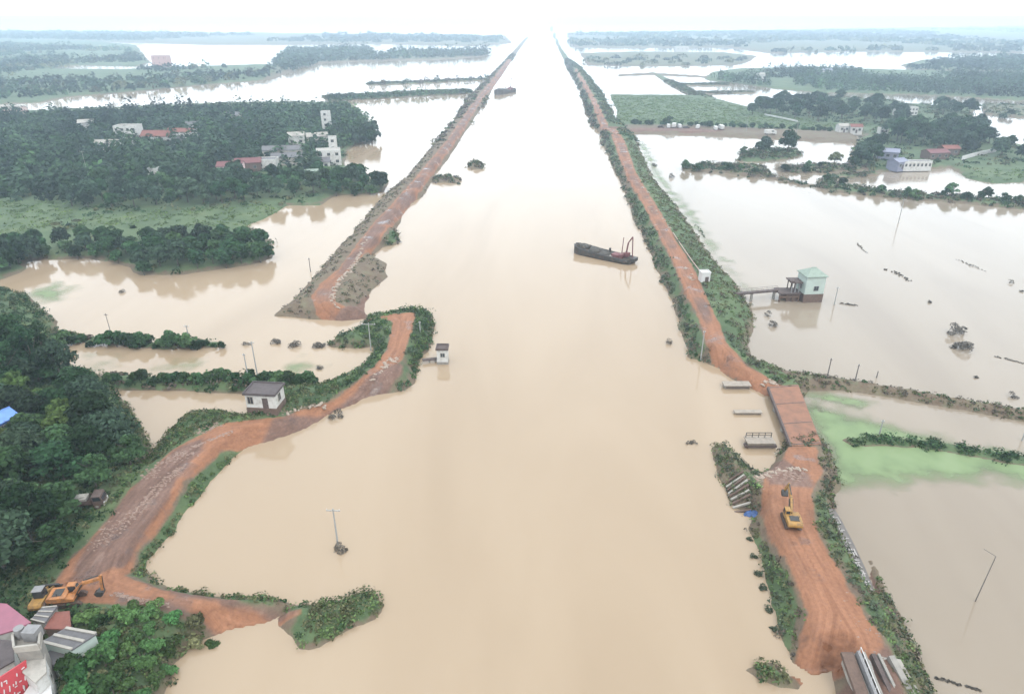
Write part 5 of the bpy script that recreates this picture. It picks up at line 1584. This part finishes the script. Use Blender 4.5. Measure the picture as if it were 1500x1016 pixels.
# ------------------------------------------------------------------ bridge, sluice piers and chutes
bz0 = 1.72
bl_, br_, tl2, tr2 = [Vector((*G(a, b, bz0), bz0)) for a, b in ((1159, 653), (1202, 650), (1125, 566), (1168, 563))]
bo = (bl_ + tr2) / 2
brg = empty('road_bridge', bo, 0, 'concrete road bridge carrying the red dirt road over the sluice gap', 'bridge')
q4 = [bl_ - bo, br_ - bo, tr2 - bo, tl2 - bo]
DUSTY = solid('dusty_concrete', (0.185, 0.088, 0.054), .9, .38, .45, stain=(.12, .066, .045))
MB().prism([p + Vector((0, 0, -.5)) for p in q4], [p + Vector((0, 0, .02)) for p in q4]).build('deck', DUSTY, brg)
for (p, q) in ((q4[0], q4[3]), (q4[1], q4[2])):
    MB().beam(p + Vector((0, 0, -.3)), q + Vector((0, 0, -.3)), .35, .7 if p is q4[0] else .55).build('edge_beam', DARKBROWN if p is q4[0] else DUSTY, brg)
for t in (.02, .34, .67, .98):
    jt = MB()
    p, q = q4[0].lerp(q4[3], t), q4[1].lerp(q4[2], t); jt.beam(p + Vector((0, 0, .03)), q + Vector((0, 0, .03)), .22, .03)
    jt.build('expansion_joint', DARKBROWN, brg)
for t in (.34, .67):
    p, q = q4[0].lerp(q4[3], t), q4[1].lerp(q4[2], t)
    MB().beam(p + Vector((0, 0, -1.6)), q + Vector((0, 0, -1.6)), .9, 2.0).build('pier', CONC, brg)


PIERM = solid('silted_concrete', (.17, .14, .11), .9, .35, 1.2)
PIERTOP = solid('silted_concrete_top', (.23, .195, .16), .9, .3, 1.2)
def pier(label, px, py, w, d, h, extra=None, m=PIERM):
    x, y = G(px, py, 0); r = heading((px - 18, py), (px + 18, py))
    root = empty('sluice_pier', (x, y, 0), r, label, 'sluice pier', 'concrete sluice piers beside the bridge')
    MB().box((0, d / 2, h / 2 - 1), (w, d, h + 2)).build('block', m, root, .04)
    MB().box((0, d / 2, h + .1), (w + .5, d + .4, .2)).build('cap', PIERTOP, root, .03)
    if extra == 'rail':
        for z in (.5, .95):
            MB().beam((-w / 2, d * .9, h + .2 + z), (w / 2, d * .9, h + .2 + z), .1, .1).build('rail', STEEL, root)
        for k in range(5): MB().box((-w / 2 + w * k / 4, d * .9, h + .65), (.1, .1, 1.0)).build('post', STEEL, root)
        MB().box((0, d * .2, h * .45), (w + 1.1, 1.0, .35)).build('ledge', DARKBROWN, root)
    if extra == 'slot':
        MB().box((0, -.02, h * .55), (w * .9, .08, h * .3)).build('gate_slot', DARKBROWN, root)
    return root


pier('farthest sluice pier, wide block against the bank above the bridge', 1080, 570, 5.2, 1.7, .75, 'slot')
pier('bare pale slab, middle one of the three sluice piers', 1096, 607, 4.9, .8, .35)
pier('nearest sluice pier with railings and a dark ledge', 1114, 657, 4.6, 2.0, 1.1, 'rail')
# revetment slope with painted marks along the right side of the front road
def ground_strip(name, label, cat, pxs, mat, lift, zc=2.0, res=(40, 8)):
    return None


sa = [Vector((*G(a, b, zz), zz)) for a, b, zz in ((1199, 742, 3.5), (1207, 765, 3.5), (1222, 798, 3.5), (1238, 830, 3.5), (1253, 856, 3.5), (1263, 874, 3.5))]
sb = [Vector((*G(a, b, zz), zz)) for a, b, zz in ((1222, 742, -.5), (1238, 768, -.5), (1254, 798, -.5), (1269, 830, -.5), (1280, 856, -.5), (1286, 874, -.5))]
sa = [p.lerp(q, .42) for p, q in zip(sa, sb)]
ro = (sa[2] + sb[2]) / 2; up_ = Vector((0, 0, .12))
rv_ = empty('revetment', ro, 0, 'grey paved bank slope with white painted characters below the front road', 'revetment')
mb = MB()
n_ = len(sa)
mb.add([p - ro + up_ for p in sa] + [p - ro + up_ for p in sb] + [p - ro - up_ * 2 for p in sa] + [p - ro - up_ * 2 for p in sb],
       [(i, n_ + i, n_ + i + 1, i + 1) for i in range(n_ - 1)] + [(n_ + i, 3 * n_ + i, 3 * n_ + i + 1, n_ + i + 1) for i in range(n_ - 1)] +
       [(0, 2 * n_, 3 * n_, n_), (n_ - 1, 2 * n_ - 1, 4 * n_ - 1, 3 * n_ - 1)] + [(2 * n_ + i, i, i + 1, 2 * n_ + i + 1) for i in range(n_ - 1)])
mb.build('paving', SLOPE, rv_)


def slope_pt(s, t):
    """s 0..1 along the slope (far to near), t 0..1 from the road edge down to the water"""
    k = min(n_ - 2, int(s * (n_ - 1))); f = s * (n_ - 1) - k
    a_, b_ = sa[k].lerp(sa[k + 1], f), sb[k].lerp(sb[k + 1], f)
    return a_.lerp(b_, t) - ro + up_


CHALK = solid('weathered_white', (.30, .28, .265), .9, .3, 2.5, stain=(.18, .165, .15))
GLY = [[((.1, .1), (.1, .9)), ((.1, .1), (.9, .1)), ((.9, .1), (.9, .9)), ((.1, .9), (.9, .9))],
       [((.1, .2), (.9, .2)), ((.9, .2), (.5, .5)), ((.5, .5), (.5, .95))],
       [((.3, .05), (.1, .5)), ((.2, .4), (.2, .95)), ((.5, .3), (.9, .3)), ((.7, .1), (.7, .95))],
       [((.1, .1), (.9, .1)), ((.1, .5), (.9, .5)), ((.5, .1), (.5, .9)), ((.1, .9), (.9, .9))],
       [((.1, .15), (.1, .9)), ((.35, .15), (.9, .15)), ((.35, .15), (.35, .85)), ((.9, .15), (.9, .85)), ((.35, .5), (.9, .5))],
       [((.5, .05), (.5, .95)), ((.1, .3), (.9, .3)), ((.1, .3), (.1, .65)), ((.9, .3), (.9, .65)), ((.1, .65), (.9, .65))],
       [((.1, .2), (.9, .2)), ((.2, .05), (.2, .4)), ((.1, .6), (.9, .6)), ((.5, .2), (.3, .95)), ((.5, .6), (.9, .95))],
       [((.5, .05), (.1, .6)), ((.5, .05), (.9, .6)), ((.3, .6), (.7, .6)), ((.5, .6), (.5, .95))]]
for k in range(8):
    s0 = .12 + k * .104; ds = .082; ch = MB()
    for (a_, b_) in GLY[k]:
        p, q = slope_pt(s0 + ds * a_[0], .16 + .50 * a_[1]), slope_pt(s0 + ds * b_[0], .16 + .50 * b_[1])
        ch.beam(p + Vector((0, 0, .03)), q + Vector((0, 0, .03)), .19, .05)
    ch.build('lettering', CHALK, rv_)

# sluice chutes at the bottom right
ca = [Vector((*G(a, b, 3.2), 3.2)) for a, b in ((1236, 958), (1318, 968))]
cb = [Vector((*G(a, b, .6), .6)) for a, b in ((1290, 1110), (1400, 1110))]
co = (ca[0] + cb[1]) / 2
cht = empty('sluice_chute', co, 0, 'grey concrete sluice chutes with divider walls at the bottom right', 'sluice')
def cp(u, v, dz_=0): return ca[0].lerp(ca[1], u).lerp(cb[0].lerp(cb[1], u), v) - co + Vector((0, 0, dz_))
mb = MB(); mb.prism([cp(0, 0, -1.5), cp(0, 1, -1.5), cp(1, 1, -1.5), cp(1, 0, -1.5)], [cp(0, 0, .35), cp(0, 1, .35), cp(1, 1, .35), cp(1, 0, .35)]); mb.build('apron', CONCPALE, cht)
for u, m, w, h in ((.02, BRICK, 1.4, .5), (.20, PIPEM, .35, 1.0), (.30, CONC, .25, .9), (.47, DARKBROWN, .5, .8), (.56, CONC, .3, .9), (.79, CONC, .7, .8)):
    MB().beam(cp(u, .02, .35 + h / 2), cp(u, 1, .35 + h / 2), w, h).build('divider_wall', m, cht)
for u0, u1 in ((.33, .45), (.60, .76)):
    MB().prism([cp(u0, .05, .36), cp(u0, 1, .36), cp(u1, 1, .36), cp(u1, .05, .36)], [cp(u0, .05, .40), cp(u0, 1, .40), cp(u1, 1, .40), cp(u1, .05, .40)]).build('channel_bed', WHITE, cht)
for k in range(9):
    MB().tube(cp(.2, .05 + k * .1, 1.3), cp(.2, .05 + k * .1, 2.2), .04, n=5).build('rail_post', SIGNWHITE, cht)
MB().tube(cp(.2, .05, 2.2), cp(.2, .88, 2.2), .05, n=5).build('rail', SIGNWHITE, cht)

# ------------------------------------------------------------------ poles
def pole(label, px, py, h_px, z=0.0, arm=1.6, m=POLE, lean=0.0, insul=True, dark=False, grp=None, rad=1.0):
    x, y = G(px, py, z); zz = gz(x, y) if z > 0 else 0.0
    s = mpp(py); h = h_px / (s * math.cos(math.atan2(CAM_H, math.hypot(x, y))))
    root = empty('utility_pole', (x, y, zz), 0, label, 'pole', grp)
    mat_ = POLEDARK if dark else m
    top = Vector((math.sin(lean) * h, 0, math.cos(lean) * h))
    MB().tube(Vector((0, 0, -1.5)), top, .16 * rad, .10 * rad, 8).build('post', mat_, root)
    if arm:
        ar = MB().beam(top + Vector((-arm / 2, 0, -.35)), top + Vector((arm / 2, 0, -.35)), .12, .12).build('crossarm', mat_, root)
        if insul:
            for k in (-.9, 0, .9): MB().tube(top + Vector((k * arm / 2, 0, -.3)), top + Vector((k * arm / 2, 0, -.05)), .06, .04, 6).build('insulator', SIGNWHITE, ar)
    return root, top


pole('pale double arm pole with stay in front of the dyke bend bushes', 543, 508, 42, 1.0, 3.2)
pole('pale pole among the round bushes of the left levee strip', 279, 505, 30, .5, 1.2)
pole('thin dark pole at the left end of the levee strip bushes', 165, 497, 38, .5, .8, dark=True, rad=.6)
pole('pale pole on the lower left levee above the white house', 379, 560, 58, 1.0, 1.0)
pole('pale pole left of the white house at the levee', 365, 560, 42, 1.0, .6)
pole('drowned pole with T shaped crossarm in the lower canal', 495, 797, 50, 0, 2.0)
pole('thin pole in the water at the left dyke foot', 455, 398, 20, 0, .6, dark=True)
pole('pale pole at the right dyke foot in the dark bushes', 1027, 522, 40, 1.0, .5)
pole('pale slim pole behind the pump house', 1222, 446, 26, 0, .8)
pole('bare dark pole on the right levee, left one of two', 1212, 551, 26, .8, .5, dark=True)
pole('bare dark pole on the right levee, right one of two', 1252, 560, 24, .8, .4, dark=True)
pole('lone pole standing in the duckweed above the weedy strip', 1288, 636, 22, 0, .5)
pole('pale pole in the right flood below the far hedge', 1316, 326, 34, 0, 1.6)
rt, tp = pole('leaning drowned lamp pole in the lower right flood', 1428, 880, 68, 0, 0, dark=True, lean=.05, rad=.5)
MB().beam(tp, tp + Vector((-1.6, .3, .9)), .06, .06).build('lamp_arm', POLEDARK, rt)
pole('small post in the flood right of the levee poles', 1284, 553, 10, 0, 0, dark=True)
pole('pale pole at the far end of the green field', 1093, 193, 20, 1.2, 1.5)
pole('pale pole at the right part of the side road', 1166, 198, 18, 1.2, 1.5)
pole('thin drowned pole at the right edge beyond the duckweed', 1497, 645, 24, 0, .4)
pole('tall pale pole in the left wood before the village', 132, 268, 44, 1.5, 2.0, rad=.7)
pole('pale pole on the dyke hook among green shrubs', 616, 492, 16, 1.0, .4)

# ------------------------------------------------------------------ sandbags, rubble, tarps
bag = MB().lump((0, 0, .16), (.55, .34, .22), 8, 10, 6).build('sandbag', BAGS, None, smooth=True)
bag2 = MB().lump((0, 0, .15), (.62, .30, .20), 12, 10, 6).build('sandbag', BAGS, None, smooth=True)
used = {0: False, 1: False}
def place_bag(px, py, z, s, label, group):
    k = random.randrange(2); b = (bag, bag2)[k]
    if used[k]: b = b.copy(); COL.objects.link(b)
    used[k] = True
    x, y = G(px, py, z)
    b.location = (x, y, gz(x, y) - .09); b.rotation_euler = (0, 0, random.uniform(0, 3.1)); b.scale = (s, s, s * random.uniform(.7, 1.2))
    tag(b, label, 'sandbag', group)
def bag_line(pts, n, jit, z, s, label, group):
    for k in range(n):
        t = (k + random.random() * .6) / n * (len(pts) - 1); i = min(len(pts) - 2, int(t)); f = t - i
        px = pts[i][0] * (1 - f) + pts[i + 1][0] * f + random.uniform(-jit, jit)
        py = pts[i][1] * (1 - f) + pts[i + 1][1] * f + random.uniform(-jit, jit) * .6
        place_bag(px, py, z, s * random.uniform(.7, 1.3), label, group)
bag_line([(537, 345), (528, 372), (520, 386), (508, 400), (496, 412), (489, 424), (487, 438)], 58, 2.6, 3.0, 1.05, 'pale sandbag in the broken line along the left dyke road', 'sandbags along the left dyke road')
bag_line([(482, 432), (490, 446), (498, 449)], 10, 1.5, 3.0, .8, 'pale sandbag at the bend below the left dyke mound', 'sandbags at the dyke bend')
bag_line([(422, 602), (440, 594), (462, 586), (475, 583)], 16, 2.0, 3.0, .9, 'pale sandbag heaped along the upper edge of the bank road', 'sandbags at the bank road')
bag_line([(486, 601), (502, 590), (520, 582), (512, 580)], 22, 2.2, 2.6, .95, 'white sandbag shoring the washed out bank road edge', 'sandbags shoring the washed out edge')
bag_line([(545, 560), (560, 540), (572, 528), (580, 522)], 24, 6, 3.0, .85, 'white sandbag strewn over the red road at the dyke hook', 'sandbags strewn on the hook road')
bag_line([(944, 262), (950, 285), (955, 306), (972, 320), (985, 340)], 14, 4, 3.6, 1.1, 'white sack lying beside the right dyke road', 'sacks beside the right dyke road')
bag_line([(1004, 388), (1012, 404), (1015, 413)], 6, 3, 3.6, 1.0, 'pale sack on the right dyke road near the white hut', 'sacks near the white hut')
bag_line([(1120, 548), (1130, 545), (1140, 552)], 12, 3, 3.6, .9, 'pale sandbag heaped at the upper end of the bridge', 'sandbags at the bridge end')
bag_line([(1112, 700), (1125, 690), (1150, 680), (1178, 680)], 26, 6, 3.4, .75, 'pale sandbag in the broken heap below the bridge', 'sandbags below the bridge')

# pale rubble streaks on the wide left road and the scour below the bridge
rr = np.random.default_rng(21); RV = []; RF = []; RT = []
def rubble(pts, n, jit, s0, z):
    for k in range(n):
        t = rr.random() * (len(pts) - 1); i = min(len(pts) - 2, int(t)); f = t - i
        px = pts[i][0] * (1 - f) + pts[i + 1][0] * f + rr.normal() * jit; py = pts[i][1] * (1 - f) + pts[i + 1][1] * f + rr.normal() * jit * .5
        x, y = G(px, py, z); zz = gz(x, y)
        if zz < .1: continue
        a = rr.random() * 6.28; s = s0 * (.5 + rr.random()); h = s * (.25 + .3 * rr.random())
        b = len(RV) * 1; base = len(RV)
        for kk in range(5):
            q = a + kk * 1.2566 + rr.normal() * .2; RV.append((x + math.cos(q) * s * (.8 + .4 * rr.random()), y + math.sin(q) * s * .6, zz - .03))
        RV.append((x + rr.normal() * s * .1, y + rr.normal() * s * .1, zz + h))
        for kk in range(5): RF.append((base + kk, base + (kk + 1) % 5, base + 5, base + 5))
rubble([(190, 760), (225, 715), (262, 685)], 150, 2.5, .24, 3); rubble([(205, 752), (238, 712), (272, 680)], 130, 1.5, .22, 3); rubble([(212, 700), (250, 672), (280, 660)], 130, 7, .28, 3)
rubble([(280, 655), (312, 642), (338, 632)], 90, 1.6, .26, 3); rubble([(290, 632), (320, 622)], 90, 4, .28, 3)
rubble([(140, 800), (165, 775), (195, 750)], 120, 8, .22, 3); rubble([(165, 868), (205, 878), (245, 886)], 150, 3.5, .24, 3)
rubble([(385, 608), (405, 602), (420, 598)], 60, 3, .22, 3); rubble([(1105, 705), (1130, 685), (1180, 695)], 160, 8, .28, 3.4)
rubble([(1240, 870), (1275, 930), (1300, 985)], 40, 12, .18, 3.6); rubble([(520, 570), (560, 545), (585, 515)], 60, 6, .2, 3)
mb = MB(); mb.v = RV; mb.f = [(a, b, c) for a, b, c, d in RF]
tag(mb.build('rubble', STONE), kind='stuff')

# timber and blue tarp on the tongue of bank left of the front road
tg = 'timber baulks on the bank tongue'
for k in range(9):
    x0, y0 = G(1064 + k * 1.6, 700 + k * 4.6, 1.6); x1, y1 = G(1088 + k * 1.9, 694 + k * 5.0, 2.2)
    z0, z1 = gz(x0, y0) + .5, gz(x1, y1) + .55
    o = MB().beam((x0, y0, z0), (x1, y1, z1), .30, .26).beam((x0, y0, z0 - .3), (x0, y0, z0 - 1.0), .2, .2).build('timber_baulk', CONCPALE if k % 2 else BRICK)
    tag(o, 'pale timber baulk in the row on the bank tongue' if k % 2 else 'brown timber baulk in the row on the bank tongue', 'timber', tg)
def tarp(label, px, py, w, d, h, seed, m=BLUE):
    x, y = G(px, py, 2.4); r = random.Random(seed); nx, ny = 10, 7; vs = []; fs = []
    for j in range(ny):
        for i in range(nx):
            u, v = i / (nx - 1) - .5, j / (ny - 1) - .5
            hh = h * max(0, 1 - (abs(u) * 1.9) ** 3) * max(0, 1 - (abs(v) * 1.9) ** 3) * r.uniform(.7, 1.15)
            vs.append((u * w + r.uniform(-.1, .1), v * d + r.uniform(-.1, .1), hh + .05))
    for j in range(ny - 1):
        for i in range(nx - 1): fs.append((j * nx + i, j * nx + i + 1, (j + 1) * nx + i + 1, (j + 1) * nx + i))
    vs2 = [(a, b, -.4) for a, b, c in vs]
    mb = MB().add(vs, fs)
    edge = [i for i in range(nx)] + [j * nx + nx - 1 for j in range(1, ny)] + [(ny - 1) * nx + i for i in range(nx - 2, -1, -1)] + [j * nx for j in range(ny - 2, 0, -1)]
    b0 = len(mb.v); mb.v += [(vs[e][0], vs[e][1], -.5) for e in edge]
    mb.f += [(edge[k], b0 + k, b0 + (k + 1) % len(edge), edge[(k + 1) % len(edge)]) for k in range(len(edge))]
    o = mb.build('tarpaulin', m); o.location = (x, y, gz(x, y)); o.rotation_euler = (0, 0, r.uniform(-.3, .3))
    return tag(o, label, 'tarpaulin')
tarp('crumpled blue tarpaulin below the timber row, left one', 1081, 737, 2.8, 1.7, .8, 1)
tarp('crumpled blue tarpaulin below the timber row, right one against the road', 1106, 735, 2.6, 1.6, .7, 2)
tarp('rusty red cloth heap between two blue tarpaulins', 1093, 739, 1.5, 1.3, .6, 3, RUST)

# ------------------------------------------------------------------ haze
hz = bpy.data.materials.new('haze'); hz.use_nodes = True
hn, hl = hz.node_tree.nodes, hz.node_tree.links
hn.remove(hn['Principled BSDF'])
pv = hn.new('ShaderNodeVolumePrincipled')
pv.inputs['Color'].default_value = (0.68, 0.84, 1.0, 1)
pv.inputs['Density'].default_value = 0.00031
pv.inputs['Anisotropy'].default_value = 0.5
hl.new(pv.outputs[0], hn['Material Output'].inputs['Volume'])
mb = MB().box((0, 7000, 36), (15500, 14500, 80))
tag(mb.build('haze', hz), kind='stuff')
